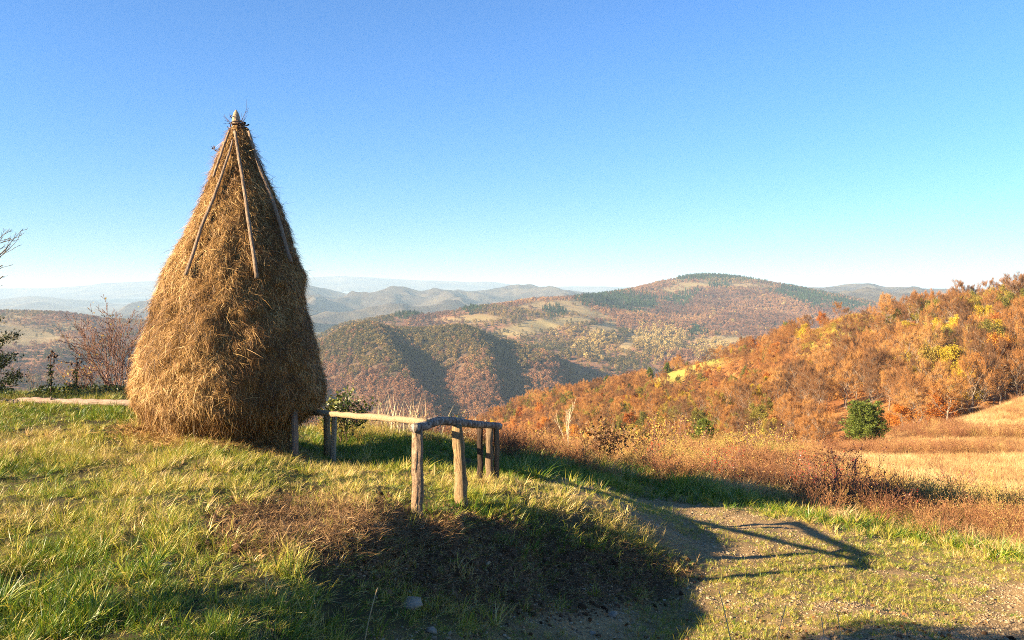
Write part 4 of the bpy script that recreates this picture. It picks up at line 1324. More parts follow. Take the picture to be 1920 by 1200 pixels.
kind = np.where((tpx > 1450) & (tpx < 1700) & (tpy > 730), 0, kind)
th_ = rt.uniform(0.5, 1.1, len(trees)) * np.interp(tpx, [850, 1000, 1300, 1600, 1920], [0.72, 0.74, 0.62, 0.85, 1.15])
th_ = np.where(kind >= 2, th_ * 0.8, th_)
LAB = ['russet half-bare beech %s', 'beech still covered in orange leaves %s', 'broadleaf with bright yellow leaves %s', 'small olive-brown broadleaf %s']
tz = np.where(tpx < 1200, 0, np.where((tpx < 1440) & (tpy > 740), 1, np.where(tpx < 1440, 2, np.where(tpy > 745, 3, np.where(tpy < 672, 4, 5)))))
WHERE = ['on the low left spur of the hillside wood', 'in the dip below the hillside glade', 'on the slope just right of the hillside glade', 'at the foot of the hillside wood above the meadow', 'near the skyline of the hillside wood', 'halfway up the right part of the hillside wood']
NM = ['beech_tree', 'copper_beech_tree', 'maple_tree', 'hazel_tree']
GR = ['russet beeches of the hillside wood', 'orange-leaved beeches of the hillside wood', 'yellow-leaved trees of the hillside wood', 'olive-brown trees of the hillside wood']
KS = ['beech', 'orange', 'yellow', 'olive']
for kk in range(4):
    ids = np.where(kind == kk)[0]
    ids = ids[np.argsort(-(th_[ids] / td[ids]) * ((tpx[ids] > 860) & (tpx[ids] < 1950)))]
    lim = 300 if kk == 0 else 160
    for q in ids[:lim]:
        plant_tree(NM[kk], PROTO[KS[kk]][int(rt.integers(len(PROTO[KS[kk]])))], trees[q], float(th_[q]), float(rt.uniform(0, 6.28)), LAB[kk] % WHERE[tz[q]], 'tree', GR[kk], float(rt.uniform(0.8, 1.1)))
    rest = ids[lim:]
    if len(rest) > 3:
        prs = []
        for a_, b_ in PROTO[KS[kk]]:
            # one joined mesh for each pattern tree
            va = np.empty(len(a_.vertices) * 3, np.float32); a_.vertices.foreach_get('co', va)
            prs.append(b_)
        s = th_[rest]
        scatter(NM[kk].replace('_tree', '') + '_wood', trees[rest], np.stack([0 * s, 0 * s, rt.uniform(0, 6.28, len(rest))], -1), np.stack([s, s, s], -1), rt.integers(0, len(prs), len(rest)), rt.random(len(rest)), prs, 'farther ' + GR[kk], 'wood')
print('hillside trees', len(trees), [int((kind == k).sum()) for k in range(4)])

# brushwood and fallen leaves between the trunks
M_brush = leafmat('brushwood', [(0.0, (0.20, 0.075, 0.025)), (0.4, (0.34, 0.14, 0.04)), (0.7, (0.42, 0.23, 0.06)), (1.0, (0.36, 0.30, 0.05))], 0.3, 0.4, True, 0.7, 0.15)
br = []
for k in range(3):
    r_ = np.random.default_rng(700 + k); mb = MB()
    C = r_.normal(size=(260, 3)) * np.array([0.7, 0.7, 0.4]) + np.array([0, 0, 0.5]); leaves(mb, C, 0.22, r_)
    m_ = 60; D = unit(r_.normal(size=(m_, 3)) * 0.5 + np.array([0, 0, 1]))
    ribbons(mb, r_.normal(size=(m_, 3)) * np.array([0.5, 0.5, 0]), D, r_.normal(size=(m_, 3)) * 0.2, r_.uniform(0.8, 1.9, m_), 0.03, unit(np.cross(D, r_.normal(size=(m_, 3)))), 2, r_.uniform(0, 0.5, m_))
    br.append(mb.mesh('brush', M_brush))
N9 = 2000
pts = hill.draw((hv_ < 0.80) * (hill.px > 840) * (hill.px < 2150) * (0.25 + smooth(0.4, 0.6, fbm(hC[..., 0] / 20, hC[..., 1] / 30, 3, 321))) * (1 - 0.8 * polyfeather(hill.px, hill.py, GLADE, 8)), N9, rt)
s = rt.uniform(0.6, 1.5, N9)
bt = fbm(pts[:, 0] / 25, pts[:, 1] / 35, 3, 331)
scatter('hillside_brushwood', pts, np.stack([0 * s, 0 * s, rt.uniform(0, 6.28, N9)], -1), np.stack([s, s, s], -1), rt.integers(0, 3, N9), np.clip(0.45 + (bt - 0.5) * 2 + rt.normal(0, 0.15, N9), 0, 1), br, 'orange brushwood and saplings between the hillside trees', 'brushwood')


NG = 700
pts = hill.draw((hv_ < 0.8) * polyfeather(hill.px, hill.py, GLADE2, 6), NG, rt)
s = rt.uniform(0.35, 0.9, NG)
scatter('glade_bushes', pts, np.stack([0 * s, 0 * s, rt.uniform(0, 6.28, NG)], -1), np.stack([s, s, s], -1), rt.integers(0, 3, NG), np.clip(rt.normal(0.95, 0.1, NG), 0, 1), br, 'low yellow-green bushes on the open ridge of the hillside', 'bushes')


# ------------------------------------------------------------------ woods of the far hills
def far_blob(seed, n, leaf, shape, mat):
    r_ = np.random.default_rng(seed); mb = MB()
    u = unit(r_.normal(size=(n, 3)))
    q = r_.uniform(0.45, 1.0, (n, 1)) ** 0.5
    if shape == 'round':
        lob = 1 + 0.25 * np.sin(u[:, :1] * 5 + seed) * np.cos(u[:, 1:2] * 4)
        C = u * q * lob * np.array([2.9, 2.9, 3.6]) + np.array([0, 0, 4.4])
    else:
        t = r_.random((n, 1)) ** 1.4
        a = r_.uniform(0, 6.28, (n, 1))
        C = np.concatenate([np.cos(a) * 2.1 * (1 - t) * q, np.sin(a) * 2.1 * (1 - t) * q, 0.6 + 9.0 * t], -1)
    leaves(mb, C, leaf, r_, np.clip(0.5 + 0.3 * r_.normal(size=n), 0, 1), 0.4, 0.8)
    return mb.mesh('far_tree', mat)


M_fm = leafmat('far_mauve_wood', [(0.0, (0.11, 0.052, 0.032)), (0.4, (0.21, 0.098, 0.052)), (0.7, (0.28, 0.138, 0.064)), (1.0, (0.37, 0.21, 0.085))], 0.2, 0.35, True, 0.8, 0.1)
M_fo = leafmat('far_olive_wood', [(0.0, (0.06, 0.055, 0.018)), (0.4, (0.145, 0.105, 0.033)), (0.7, (0.23, 0.145, 0.046)), (1.0, (0.34, 0.22, 0.075))], 0.2, 0.35, True, 0.8, 0.1)
M_fg = leafmat('far_golden_wood', [(0.0, (0.20, 0.14, 0.05)), (0.5, (0.34, 0.23, 0.07)), (1.0, (0.44, 0.32, 0.12))], 0.2, 0.35, True, 0.8, 0.1)
M_fp = leafmat('far_pine_wood', [(0.0, (0.016, 0.035, 0.016)), (0.5, (0.028, 0.055, 0.022)), (1.0, (0.05, 0.085, 0.03))], 0.1, 0.35, True, 0.8, 0.1)
FP = {'m': [far_blob(k, 130, 1.25, 'round', M_fm) for k in range(4)], 'o': [far_blob(10 + k, 130, 1.3, 'round', M_fo) for k in range(4)],
      'g': [far_blob(20 + k, 130, 1.3, 'round', M_fg) for k in range(3)], 'p': [far_blob(30 + k, 150, 1.3, 'cone', M_fp) for k in range(3)]}


def far_wood(name, grid, weight, n, kind, size, label, seed, tscale=120.0):
    r_ = np.random.default_rng(seed)
    pts = grid.draw(weight, n, r_)
    s = r_.uniform(0.65, 1.4, n) * size
    t = fbm(pts[:, 0] / tscale, pts[:, 1] / tscale, 3, seed)
    scatter(name, pts - np.array([0, 0, 0.6]), np.stack([0 * s, 0 * s, r_.uniform(0, 6.28, n)], -1), np.stack([s * r_.uniform(0.8, 1.2, n), s, s], -1), r_.integers(0, len(FP[kind]), n), np.clip(0.45 + (t - 0.5) * 1.6 + r_.normal(0, 0.16, n), 0, 1), FP[kind], label, 'wood')


# wooded spur
sx, sy = spur.px, spur.py
vis = (sx > 480) & (sx < 1200) & (sy < 860)
nof = 1 - polyfeather(sx, sy, SF, 6)
low = smooth(655, 705, sy + (fbm(spur.C[..., 0] / 60, spur.C[..., 1] / 60, 3, 401) - 0.5) * 120)
far_wood('spur_olive_wood', spur, vis * nof * (1 - low), 5500, 'o', 0.95, 'olive wood on the upper slopes of the valley spur', 402)
far_wood('spur_brown_wood', spur, vis * nof * (0.12 + low), 10000, 'm', 0.95, 'brown leafless wood low on the valley spur', 403)
# summit hill
ux, uy = summit.px, summit.py
vis = (ux > 540) & (ux < 1780) & (uy < 730)
uf = np.zeros(ux.shape)
for p_ in FIELDS3:
    uf = np.maximum(uf, polyfeather(ux, uy, p_, 4))
PINES = [[(1080, 560), (1100, 552), (1160, 548), (1230, 556), (1235, 575), (1200, 588), (1150, 580), (1100, 572)], [(1238, 562), (1290, 546), (1312, 543), (1300, 560), (1285, 575), (1255, 570)],
         [(1268, 524), (1310, 514), (1370, 516), (1440, 527), (1380, 524), (1320, 524), (1290, 526)], [(1440, 545), (1480, 536), (1560, 556), (1640, 574), (1600, 582), (1520, 575)], [(1330, 534), (1362, 530), (1365, 537), (1335, 540)],
         [(1020, 582), (1040, 574), (1062, 586), (1050, 594), (1030, 592)], [(1285, 625), (1305, 612), (1325, 628), (1300, 634)], [(740, 592), (765, 586), (785, 592), (760, 598)], [(862, 580), (885, 574), (902, 580), (880, 588)]]
pm = np.zeros(ux.shape)
for p_ in PINES:
    pm = np.maximum(pm, polyfeather(ux, uy, p_, 5))
GOLDS = [[(1190, 640), (1200, 612), (1240, 610), (1280, 625), (1270, 665), (1230, 680), (1200, 668)], [(1300, 660), (1320, 640), (1370, 650), (1350, 690), (1310, 690)], [(1080, 650), (1110, 625), (1150, 640), (1130, 670)]]
gm_ = np.zeros(ux.shape)
for p_ in GOLDS:
    gm_ = np.maximum(gm_, polyfeather(ux, uy, p_, 10))
mix = fbm(summit.C[..., 0] / 150, summit.C[..., 1] / 220, 4, 411)
dens = 1 - np.clip(uf, 0, 0.93)
beechz = np.clip(polyfeather(ux, uy, [(1130, 600), (1250, 575), (1330, 540), (1500, 540), (1680, 575), (1700, 700), (1400, 640), (1200, 612)], 14) + 0.8 * polyfeather(ux, uy, [(1140, 560), (1200, 532), (1260, 526), (1250, 545), (1200, 560)], 8), 0, 1)
far_wood('summit_pine_wood', summit, vis * pm, 9000, 'p', 1.05, 'dark green pine plantations on the summit hill', 412)
far_wood('summit_beech_wood', summit, vis * dens * (1 - pm) * (1 - 0.6 * gm_) * np.clip(beechz + smooth(0.50, 0.62, mix) * 0.8 * (1 - beechz), 0, 1), 26000, 'm', 1.0, 'mauve leafless beech woods of the summit hill', 413)
far_wood('summit_olive_wood', summit, vis * dens * (1 - pm) * (1 - beechz) * smooth(0.56, 0.40, mix) * 0.8, 9000, 'o', 0.9, 'olive copses on the summit hill', 414)
far_wood('summit_golden_wood', summit, vis * (1 - pm) * (gm_ + 0.02 * dens), 1500, 'g', 1.1, 'pale golden birches in the hollow of the summit hill', 415)
# pasture hill on the left
qx, qy = pasture.px, pasture.py
vis = (qx > -260) & (qx < 620) & (qy < 800)
pf_ = np.zeros(qx.shape)
for p_ in FIELDS4:
    pf_ = np.maximum(pf_, polyfeather(qx, qy, p_, 8))
mix4 = fbm(pasture.C[..., 0] / 140, pasture.C[..., 1] / 200, 4, 421)
far_wood('pasture_beech_wood', pasture, vis * (1 - 0.97 * pf_) * smooth(0.40, 0.55, mix4), 9000, 'm', 0.95, 'bare woods on the pasture hill to the left', 422)
far_wood('pasture_olive_wood', pasture, vis * (1 - 0.9 * pf_) * smooth(0.55, 0.42, mix4), 5000, 'o', 0.9, 'olive copses on the pasture hill to the left', 423)

# ------------------------------------------------------------------ single trees and shrubs
rs = np.random.default_rng(909)
M_redtwig = woodmat('red_brown_twig', [(0.3, (0.13, 0.065, 0.045)), (0.6, (0.25, 0.14, 0.10)), (0.85, (0.36, 0.23, 0.17))], (5, 5, 2), 6)
M_paletwig = woodmat('pale_twig', [(0.3, (0.40, 0.31, 0.20)), (0.6, (0.60, 0.49, 0.34)), (0.85, (0.70, 0.60, 0.45))], (5, 5, 2), 6)
M_greytwig = woodmat('grey_twig', [(0.3, (0.09, 0.07, 0.06)), (0.6, (0.17, 0.14, 0.12)), (0.85, (0.26, 0.22, 0.19))], (5, 5, 2), 6)
M_yl = leafmat('yellowing_leaf', [(0.0, (0.20, 0.10, 0.03)), (0.5, (0.46, 0.26, 0.06)), (1.0, (0.60, 0.45, 0.08))], 0.35, 1.0, False)
M_ivy = leafmat('ivy_leaf', [(0.0, (0.012, 0.022, 0.008)), (0.6, (0.035, 0.055, 0.014)), (1.0, (0.09, 0.11, 0.025))], 0.2, 1.0, False, 0.4, 0.4)
M_bush = leafmat('bush_leaf', [(0.0, (0.025, 0.04, 0.012)), (0.5, (0.07, 0.10, 0.02)), (1.0, (0.18, 0.17, 0.03))], 0.3, 1.0, False, 0.45, 0.35)
M_oakleaf = leafmat('withered_oak_leaf', [(0.0, (0.06, 0.03, 0.015)), (0.5, (0.18, 0.09, 0.035)), (1.0, (0.34, 0.20, 0.08))], 0.25, 1.0, False)
M_hip = leafmat('rose_hip', [(0.0, (0.30, 0.02, 0.012)), (1.0, (0.55, 0.06, 0.025))], 0.05, 1.0, False, 0.35, 0.5)
M_green = leafmat('fresh_green_blade', [(0.0, (0.16, 0.22, 0.02)), (0.5, (0.30, 0.32, 0.03)), (1.0, (0.46, 0.42, 0.06))], 0.4, 1.0, False)
M_reed = leafmat('bleached_reed', [(0.0, (0.34, 0.24, 0.13)), (0.5, (0.54, 0.42, 0.25)), (1.0, (0.68, 0.57, 0.38))], 0.25, 1.0, False)


def shrub(name, label, cat, base, stems, h, r, mat, depth=2, kids=4, spread=0.55, up=0.06, fan=0.7, bias=(0, 0), leafmat_=None, nleaf=0, lsize=0.05, leafname='leaves', minr=0.003, jit=0.06, ratio=0.55, wob=0.12, group=None, start=0.3):
    o = thing(name, label, cat, base, group)
    mb = MB(); tips = []
    for k in range(stems):
        a = 6.283 * k / stems + rs.uniform(-0.5, 0.5)
        f = fan * rs.uniform(0.25, 1.0)
        grow(mb, rs, (rs.normal(0, jit), rs.normal(0, jit), -0.12), (math.cos(a) * f + bias[0], math.sin(a) * f + bias[1], 1.0), h * rs.uniform(0.7, 1.1), r * rs.uniform(0.7, 1.1), depth, tips, up, kids, spread, wob, 4, ratio, start, 0.5, minr)
    link('stems', mb.mesh('stems', mat), o)
    if nleaf:
        T = np.array(tips)
        C = T[rs.integers(0, len(T), nleaf)] + rs.normal(size=(nleaf, 3)) * lsize * 1.2
        mb = MB(); leaves(mb, C, lsize, rs)
        link(leafname, mb.mesh(leafname, leafmat_), o)
    return o


M_spruce = leafmat('spruce_needles', [(0.0, (0.016, 0.030, 0.008)), (0.5, (0.045, 0.065, 0.014)), (1.0, (0.13, 0.135, 0.025))], 0.15, 0.9, False, 0.5, 0.3)
# left edge: a bare tree and a young spruce reach into the picture
o = thing('bare_tree', 'leafless grey tree whose thin branches reach in at the left edge', 'tree', gz(-170, 19.0))
tb = np.array(o.location)
mb = MB(); tips = []
tube(mb, [np.array([0, 0, -0.4]), np.array([0.03, 0, 1.5]), np.array([-0.02, 0.05, 3.0]), np.array([0.05, 0, 4.6]), np.array([0.0, 0, 6.0])], [0.13, 0.11, 0.09, 0.06, 0.02], 8, cap=False)
link('trunk', mb.mesh('trunk', M_greytwig, True), o)
mb = MB()
for (y0, tx, ty, dz) in ((560, 22, 425, -0.5), (600, 34, 455, 0.1), (590, 20, 470, 0.6), (620, 30, 530, -0.2), (640, 10, 565, 0.4), (560, -60, 360, 0.2), (620, -330, 440, 0.0), (600, -260, 380, 0.3), (520, -90, 300, 0.2), (480, -250, 260, -0.2), (440, -120, 230, 0.3), (400, -190, 180, 0.0), (560, -310, 330, 0.5), (450, -40, 330, -0.3)):
    a = P(-170, y0, 19.0); b = P(tx, ty, 19.0 + dz)
    L = np.linalg.norm(b - a)
    d = (b - a) / L
    grow(mb, rs, a - tb, d - np.array([0, 0, 0.12]), L * 0.92, 0.035, 3, tips, 0.035, 4, 0.42, 0.07, 4, 0.40, 0.40, 0.5, 0.0035)
link('crown', mb.mesh('crown', M_greytwig), o)
o = thing('young_spruce', 'young green spruce with flat boughs at the left edge', 'tree', gz(-66, 14.8))
tr_, cr_ = conifer_meshes(61, 1.75, 1.0, 6, 8, 0.10, 0.06, 170, 0.8, mat=M_spruce)
link('trunk', tr_, o); link('crown', cr_, o)

# stalks and shrubs along the crest left of the stack
def teasel(base, h, label, seed, heads):
    r_ = np.random.default_rng(seed)
    o = thing('dead_stalk', label, 'plant', base, 'dark dead stalks on the crest')
    mb = MB()
    tube(mb, [(0, 0, -0.1), (0.01, 0, h * 0.35), (-0.005, 0, h * 0.7), (0.02, 0, h)], [0.016, 0.014, 0.011, 0.006], 6, cap=False)
    hd = []
    for k in range(heads):
        t = r_.uniform(0.55, 0.85); e = np.array([r_.normal(0, 0.14), r_.normal(0, 0.1), h * (0.86 + 0.16 * r_.random())])
        b = np.array([0, 0, h * t]); tube(mb, [b, (b + e) / 2 + np.array([e[0] * 0.25, 0, -0.02]), e], [0.006, 0.005, 0.004], 5, cap=False)
        hd.append(e)
    link('stem', mb.mesh('stem', M_twig), o)
    mb = MB()
    for e in hd + [np.array([0.02, 0, h + 0.02])]:
        v = rock(seed, 1.1); mb.add(v.V[0] * 0.028 + e, v.T[0])
        m_ = 16; D = unit(r_.normal(size=(m_, 3))); ribbons(mb, np.repeat(e[None], m_, 0), D, D * 0, 0.045, 0.006, unit(np.cross(D, r_.normal(size=(m_, 3)))), 1)
    link('seed_heads', mb.mesh('seed_heads', M_twig), o, kind='stuff')
    mb = MB(); C = np.stack([r_.normal(0, 0.03, 170), r_.normal(0, 0.03, 170), r_.uniform(0, h * 0.72, 170)], -1); leaves(mb, C, 0.045, r_)
    link('withered_leaves', mb.mesh('withered_leaves', M_ivy), o, kind='stuff')


teasel(gz(95, 16.2), 0.82, 'taller dark dead stalk with round seed heads on the crest', 71, 7)
teasel(gz(142, 16.3), 0.62, 'shorter leaning dark dead stalk beside the pinkish shrub', 72, 4)
shrub('bare_shrub', 'large leafless fan-shaped shrub just left of the haystack', 'shrub', gz(222, 17.2), 30, 1.5, 0.012, M_redtwig, 3, 4, 0.55, 0.035, 1.0, (-0.15, 0), M_yl, 90, 0.045, minr=0.0035, ratio=0.5, jit=0.12)
shrub('low_shrub', 'low pinkish shrub with a few yellow leaves beside the dead stalks', 'shrub', gz(158, 16.6), 10, 0.62, 0.010, M_redtwig, 2, 4, 0.5, 0.05, 0.75, (-0.1, 0), M_yl, 150, 0.04, minr=0.003)
shrub('thin_shrub', 'thin grey twiggy shrub left of the tall dead stalk', 'shrub', gz(66, 16.6), 6, 0.5, 0.006, M_greytwig, 2, 3, 0.4, 0.08, 0.4, minr=0.0028)
mb = MB()
m_ = 2600
px_ = rs.uniform(-120, 260, m_); d_ = rs.uniform(15.8, 17.6, m_)
X = (px_ - 960) / F * d_
hgt = np.clip(fbm(px_ / 40, d_, 3, 501) * 0.36 - 0.1, 0.02, 0.2) * np.interp(px_, [-120, 150, 260], [1, 1, 0.4])
C = np.stack([X, d_, ground_z(X, d_) + rs.random(m_) * hgt + 0.02], -1)
leaves(mb, C, 0.07, rs)
link('ivy_bank', mb.mesh('ivy_bank', M_ivy), kind='stuff', label='dark low ivy along the crest at the left', category='ivy')

# behind the fence
shrub('leafy_bush', 'dark green leafy bush at the right side of the haystack', 'bush', gz(640, 14.8), 9, 0.72, 0.010, M_twig, 2, 4, 0.6, 0.05, 0.45, (0, 0), M_bush, 1100, 0.065)
o = thing('reed_clump', 'clump of bleached upright dead reeds behind the fence rail', 'reeds', gz(765, 16.4))
mb = MB(); m_ = 90
B = np.stack([rs.normal(0, 0.36, m_), rs.normal(0, 0.12, m_), np.full(m_, -0.1)], -1)
D = unit(np.stack([B[:, 0] * 0.35 + rs.normal(0, 0.16, m_), rs.normal(0, 0.15, m_), np.ones(m_)], -1))
ribbons(mb, B, D, rs.normal(size=(m_, 3)) * 0.08, rs.uniform(0.5, 0.95, m_), 0.016, unit(np.cross(D, rs.normal(size=(m_, 3)))), 3, rs.random(m_))
link('blades', mb.mesh('blades', M_reed), o, kind='stuff')


def cane(base, d, L, label, seed, mat=M_twig, lf=24):
    r_ = np.random.default_rng(seed)
    o = thing('bramble_cane', label, 'bramble', base, 'bramble canes behind the fence')
    mb = MB(); t = np.linspace(0, 1, 14)[:, None]
    pts = np.array([0, 0, -0.1]) + np.array(d) * L * t + np.array([0.1 * np.sign(d[0] + 1e-3), 0, -0.38]) * L * t ** 2.2 + np.cumsum(r_.normal(size=(14, 3)) * 0.006, 0)
    tube(mb, pts, np.linspace(0.009, 0.003, 14), 5, cap=False)
    link('stem', mb.mesh('stem', mat), o)
    mb = MB(); C = pts[r_.integers(3, 14, lf)] + r_.normal(size=(lf, 3)) * 0.025; leaves(mb, C, 0.05, r_)
    link('leaves', mb.mesh('leaves', M_bush), o)


cane(gz(640, 15.4), (0.5, 0, 1.0), 1.15, 'arching bramble cane beside the leafy bush', 81)
cane(gz(705, 16.2), (-0.5, 0, 0.8), 0.75, 'short bramble cane leaning left from the reeds', 82)
cane(gz(800, 16.2), (0.6, 0, 0.9), 1.1, 'dark bramble cane arching right out of the reeds', 83)
cane(gz(842, 16.6), (0.75, 0, 0.8), 0.95, 'bramble cane arching low above the birch rail', 84)
cane(gz(930, 17.0), (-0.6, 0, 0.75), 0.9, 'bramble cane arching left behind the end post', 85)
shrub('dry_shrub', 'tangle of dry pale twigs behind the fence corner', 'shrub', gz(878, 16.4), 12, 0.5, 0.006, M_paletwig, 2, 4, 0.8, 0.02, 0.8, (0, 0), M_yl, 60, 0.03, minr=0.003, wob=0.22)

# beyond the track
shrub('pale_sapling', 'bare pale sapling with upright forked branches beyond the track', 'sapling', gz(1066, 18.5), 2, 0.95, 0.0075, M_paletwig, 2, 4, 0.4, 0.10, 0.1, (-0.05, 0), minr=0.003, ratio=0.55, jit=0.01, wob=0.08, start=0.25)
shrub('oak_sapling', 'small oak sapling with withered dark brown leaves', 'sapling', gz(1135, 18.0), 6, 0.72, 0.010, M_twig, 2, 4, 0.6, 0.08, 0.42, (0, 0), M_oakleaf, 620, 0.085)
o = thing('iris_clump', 'bright yellow-green upright leafy clump on the far verge', 'plant', gz(1276, 16.0))
mb = tuft(46, 0.28, 0.62, 0.10, 0.22, 0.024, 0.55, 91, 4); link('blades', mb.mesh('blades', M_green), o, kind='stuff')
o = thing('iris_clump', 'smaller yellow-green drooping clump right of the bright upright one', 'plant', gz(1316, 15.8))
mb = tuft(30, 0.2, 0.42, 0.10, 0.5, 0.020, 0.9, 92, 4); link('blades', mb.mesh('blades', M_green), o, kind='stuff')
for k, (px_, d_, s_) in enumerate(((1125, 14.6, 0.34), (1175, 14.8, 0.28), (1060, 14.4, 0.26), (1520, 14.2, 0.30), (1462, 14.6, 0.28))):
    o = thing('grass_tussock', ['lush green tussock in front of the oak sapling', 'green tussock just right of the lush one', 'small green tussock left of the lush one', 'grey-green tussock at the foot of the rose bush', 'grey-green tussock left of the rose bush'][k], 'tussock', gz(px_, d_), 'green tussocks on the verge')
    mb = tuft(150, s_ * 0.5, s_, 0.22, 0.6, 0.009, 0.6, 95 + k, 3)
    link('blades', mb.mesh('blades', leafmat('tussock_blade_%d' % k, GRASS[:4], 0.35, 0.7, False)), o, kind='stuff')

HIPS = [(1590, 16.8, 1.1, 9, 700, 'large rose bush thick with red hips beside the track'), (1545, 18.0, 0.95, 10, 320, 'rose bush with red hips behind the large one'), (1668, 16.6, 0.7, 9, 260, 'low rose bush with red hips right of the large one'),
        (1225, 19.0, 0.75, 10, 260, 'low reddish rose bush behind the yellow-green clump'), (1350, 18.5, 0.8, 10, 300, 'rose bush with red hips midway along the verge'), (1790, 24.0, 0.7, 8, 110, 'sparse rose bush standing in the golden meadow')]
for px_, d_, h_, n_, hp, lab in HIPS:
    b_ = gz(px_, d_)
    o = shrub('rose_bush', lab, 'bush', b_, n_, h_, 0.009, M_redtwig, 2, 4, 0.6, 0.02, 0.75, (0, 0), M_hip, hp, 0.034, 'hips', minr=0.003, group='rose bushes by the track', jit=0.12)
    mb = MB(); C = np.stack([rs.normal(0, h_ * 0.36, 160), rs.normal(0, h_ * 0.3, 160), rs.uniform(0.02, h_ * 0.8, 160)], -1); leaves(mb, C, 0.045, rs)
    link('leaves', mb.mesh('leaves', M_yl), o)
shrub('thorn_bush', 'dark tangled thorn bush left of the large rose bush', 'bush', gz(1440, 17.5), 11, 0.62, 0.009, M_twig, 2, 4, 0.8, 0.0, 0.9, (0, 0), M_oakleaf, 130, 0.04, minr=0.0032, wob=0.2, jit=0.15)
shrub('thorn_bush', 'spreading thorn bush with one long arching branch beside the meadow', 'bush', gz(1478, 18.6), 8, 0.75, 0.010, M_twig, 2, 3, 0.8, -0.02, 1.0, (0.1, 0), M_oakleaf, 60, 0.04, minr=0.0032, wob=0.2)
for px_, d_, h_, lab in ((1180, 26, 1.5, 'tawny twiggy bush behind the oak sapling'), (1255, 30, 1.7, 'pale tan twiggy bush right of the tawny one'), (1395, 34, 1.5, 'tan twiggy bush in front of the juniper'), (1105, 30, 1.3, 'tawny bush behind the pale sapling'), (1450, 40, 1.7, 'twiggy bush at the meadow corner'), (1020, 26, 1.0, 'low tawny bush right of the end post')):
    shrub('hazel_bush', lab, 'bush', gz(px_, d_), 13, h_ * 0.8, 0.016, M_redtwig, 2, 4, 0.5, 0.06, 0.7, (0, 0), M_yl, 700, 0.075, minr=0.006, group='twiggy bushes below the knoll', jit=0.25)
o = thing('juniper', 'pointed green juniper among the tawny bushes below the hillside', 'bush', gz(1320, 52))
a_, b_ = conifer_meshes(63, 2.3, 1.15, 10, 8, -0.1, 0.16, 40, 0.9); link('trunk', a_, o); link('crown', b_, o)
o = thing('pine_tree', 'rounded bushy green pine at the edge of the golden meadow', 'tree', gz(1622, 76))
a_, b_ = conifer_meshes(62, 3.35, 1.9, 11, 10, -0.1, 0.28, 46, 0.40); link('trunk', a_, o); link('crown', b_, o)


def on_hill(px, py):
    k = np.argmin((hpx - px) ** 2 + (hpy - py) ** 2 + 1e4 * (np.arange(hill.V.shape[1])[None] > 155))
    return hill.V.reshape(-1, 3)[k]


for px_, py_, H_, lab in ((1215, 706, 6.0, 'small dark pine at the left of the hillside glade'), (1253, 698, 5.0, 'small dark pine at the right of the hillside glade'), (1137, 728, 7.5, 'dark pine top poking out of the russet wood')):
    o = thing('pine_tree', lab, 'tree', on_hill(px_, py_), 'dark pines by the glade')
    a_, b_ = conifer_meshes(64 + px_, H_, H_ * 0.34, 9, 7, 0.0, 0.7, 22, 0.7); link('trunk', a_, o); link('crown', b_, o)
for nm, kd, px_, py_, s_, lab, sx in (('oak_tree', 'olive', 1487, 640, 0.78, 'rounded green oak on the hillside ridge beside the yellow glade', 1.3), ('willow_tree', 'yellow', 1726, 752, 0.62, 'drooping bright yellow tree in the middle of the hillside wood', 1.1),
                                     ('beech_tree', 'beech', 1778, 792, 0.68, 'broad bare beech at the top edge of the golden meadow', 1.5), ('beech_tree', 'beech', 1712, 805, 0.5, 'bare spreading beech right of the rounded pine', 1.4), ('copper_beech_tree', 'orange', 1690, 800, 0.4, 'low orange-leaved beech right behind the rounded pine', 1.3)):
    p_ = gz(px_, 118 if px_ > 1750 else 104) if py_ > 785 else on_hill(px_, py_)
    pr_ = PROTO[kd][1]
    if nm == 'oak_tree':
        me_ = pr_[1].copy(); me_.materials.clear(); me_.materials.append(leafmat('oak_leaves', [(0, (0.07, 0.10, 0.015)), (1, (0.20, 0.21, 0.03))], 0.3, 1.0, False)); pr_ = (pr_[0], me_)
    plant_tree(nm, pr_, p_, s_, 1.0 + px_, lab, 'tree', None, sx)

# leafy trees added out of view on the left to shade the foreground
for x_, y_, zc_, hh_, lab in ((-6.0, 2.5, 2.2, 1.05, 'unseen leafy tree added to cast shade, farthest from the haystack'), (-6.0, 3.55, 1.9, 0.8, 'unseen leafy tree added to cast shade, nearest the haystack')):
    o = thing('added_shade_tree', lab, 'tree', (x_, y_, float(ground_z(np.array([x_]), np.array([y_]))[0])), 'unseen trees added to cast shade')
    mb = MB(); tips = []
    tube(mb, [(0, 0, -0.2), (0.02, 0, 0.5), (0, 0.01, zc_ - hh_ * 0.5)], [0.045, 0.04, 0.032], 8, cap=False)
    for k in range(7):
        grow(mb, rs, (0, 0, zc_ - hh_ * 0.8 + 0.08 * k), (math.cos(k * 2.4), math.sin(k * 2.4), 0.6), 0.7, 0.016, 2, tips, 0.05, 3, 0.6, 0.15, 4, 0.6)
    link('trunk', mb.mesh('trunk', M_bark2), o)
    u_ = unit(rs.normal(size=(2600, 3))) * rs.random((2600, 1)) ** 0.4
    mb = MB(); leaves(mb, u_ * np.array([0.72, 0.74, hh_]) * (1 + 0.2 * np.sin(5 * u_[:, :1] + 3 * u_[:, 1:2])) + np.array([0, 0, zc_]), 0.10, rs)
    link('crown', mb.mesh('crown', M_bush), o)

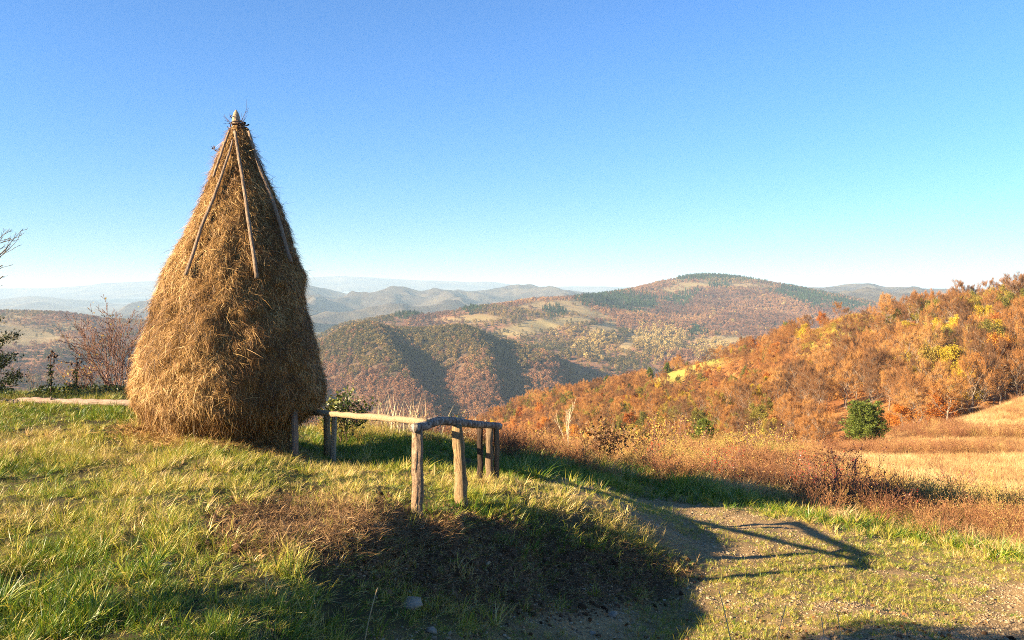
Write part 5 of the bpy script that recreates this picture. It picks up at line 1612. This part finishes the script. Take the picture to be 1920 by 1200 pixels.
# ------------------------------------------------------------------ stones and dry stalks close by
M_stone = surfmat('fieldstone', lambda nt: (lambda r: (nt.links.new(noise(nt, 14, 6, 0.7, 'Object'), r.inputs[0]), r.outputs[0])[1])(ramp(nt, [(0.3, (0.16, 0.12, 0.085)), (0.6, (0.30, 0.24, 0.175)), (0.8, (0.42, 0.36, 0.28))])), 0.9, lambda nt: noise(nt, 40, 5, 0.7, 'Object'), 0.01, 0.8)


def big_rock(seed, s):
    r_ = np.random.default_rng(seed)
    b = rock(seed, 0.5); v = b.V[0]; f = b.T[0]
    # one split of every face, roughened
    V = list(v); em = {}; F2 = []

    def mid(a, b_):
        k = (min(a, b_), max(a, b_))
        if k not in em:
            V.append((V[a] + V[b_]) / 2 * r_.uniform(0.95, 1.12)); em[k] = len(V) - 1
        return em[k]
    for a, b_, c in f:
        x, y, z = mid(a, b_), mid(b_, c), mid(c, a)
        F2 += [(a, x, z), (x, b_, y), (z, y, c), (x, y, z)]
    return mesh_np('stone', np.array(V) * s, np.array(F2), M_stone)


for k, (px_, py_, d_, s_, lab) in enumerate(((770, 1118, 6.7, 0.10, 'largest flat brown stone half buried in the shaded bank'), (808, 1135, 6.5, 0.06, 'smaller stone beside the largest flat one on the bank'), (708, 1000, 7.75, 0.045, 'grey stone stuck in the old hay heap'), (1185, 1182, 6.9, 0.06, 'pale stone on the shaded track at the bottom'),
                                            (1150, 1060, 8.4, 0.07, 'grey stone on the bank near its end'), (985, 1165, 6.9, 0.05, 'stone at the foot of the bank'), (1112, 1128, 7.8, 0.045, 'bluish pale stone on the shaded bank foot'), (1545, 1158, 7.5, 0.05, 'yellowish stone at the edge of the sunlit patch'), (312, 1066, 6.0, 0.07, 'flat stone among the grass on the left'), (1210, 1190, 6.8, 0.045, 'small pale stone right of the pale one on the track'))):
    g_ = gz(px_, d_)
    o = link('stone', big_rock(800 + k, s_), None, g_ + (0, 0, s_ * 0.12))
    o.rotation_euler = (rs.normal(0, 0.15), rs.normal(0, 0.15), rs.uniform(0, 6))
    o['label'] = lab; o['category'] = 'stone'; o['group'] = 'stones on the bank and track'

M_stalk = leafmat('dry_stalk', [(0.0, (0.45, 0.28, 0.12)), (1.0, (0.70, 0.52, 0.28))], 0.15, 1.0, False)
for px_, d_, tx, ty, lab in ((678, 5.6, 708, 1102, 'dry bent stalk standing in the grass at the bottom centre'), (1390, 5.9, 1348, 1106, 'long dry stalk leaning left at the bottom of the track'), (1432, 5.8, 1474, 1134, 'long dry stalk curving right at the bottom of the track'), (1552, 6.2, 1540, 1158, 'short dry stalk at the edge of the sunlit patch'), (1582, 6.3, 1570, 1150, 'second short dry stalk in the sunlit patch')):
    g_ = gz(px_, d_)
    e_ = P(tx, ty, d_)
    t = np.linspace(0, 1, 10)[:, None]
    pts = g_ + (e_ - g_) * t + np.array([0.05 * np.sign(tx - px_), 0, 0.0]) * (t ** 2 - t) + np.array([0, 0, -0.03]) * (1 - t)
    mb = MB(); tube(mb, pts - g_, np.linspace(0.0062, 0.003, 10), 5)
    o = link('dry_stalk', mb.mesh('dry_stalk', M_stalk), None, g_)
    o['label'] = lab; o['category'] = 'stalk'; o['group'] = 'dry stalks close to the camera'
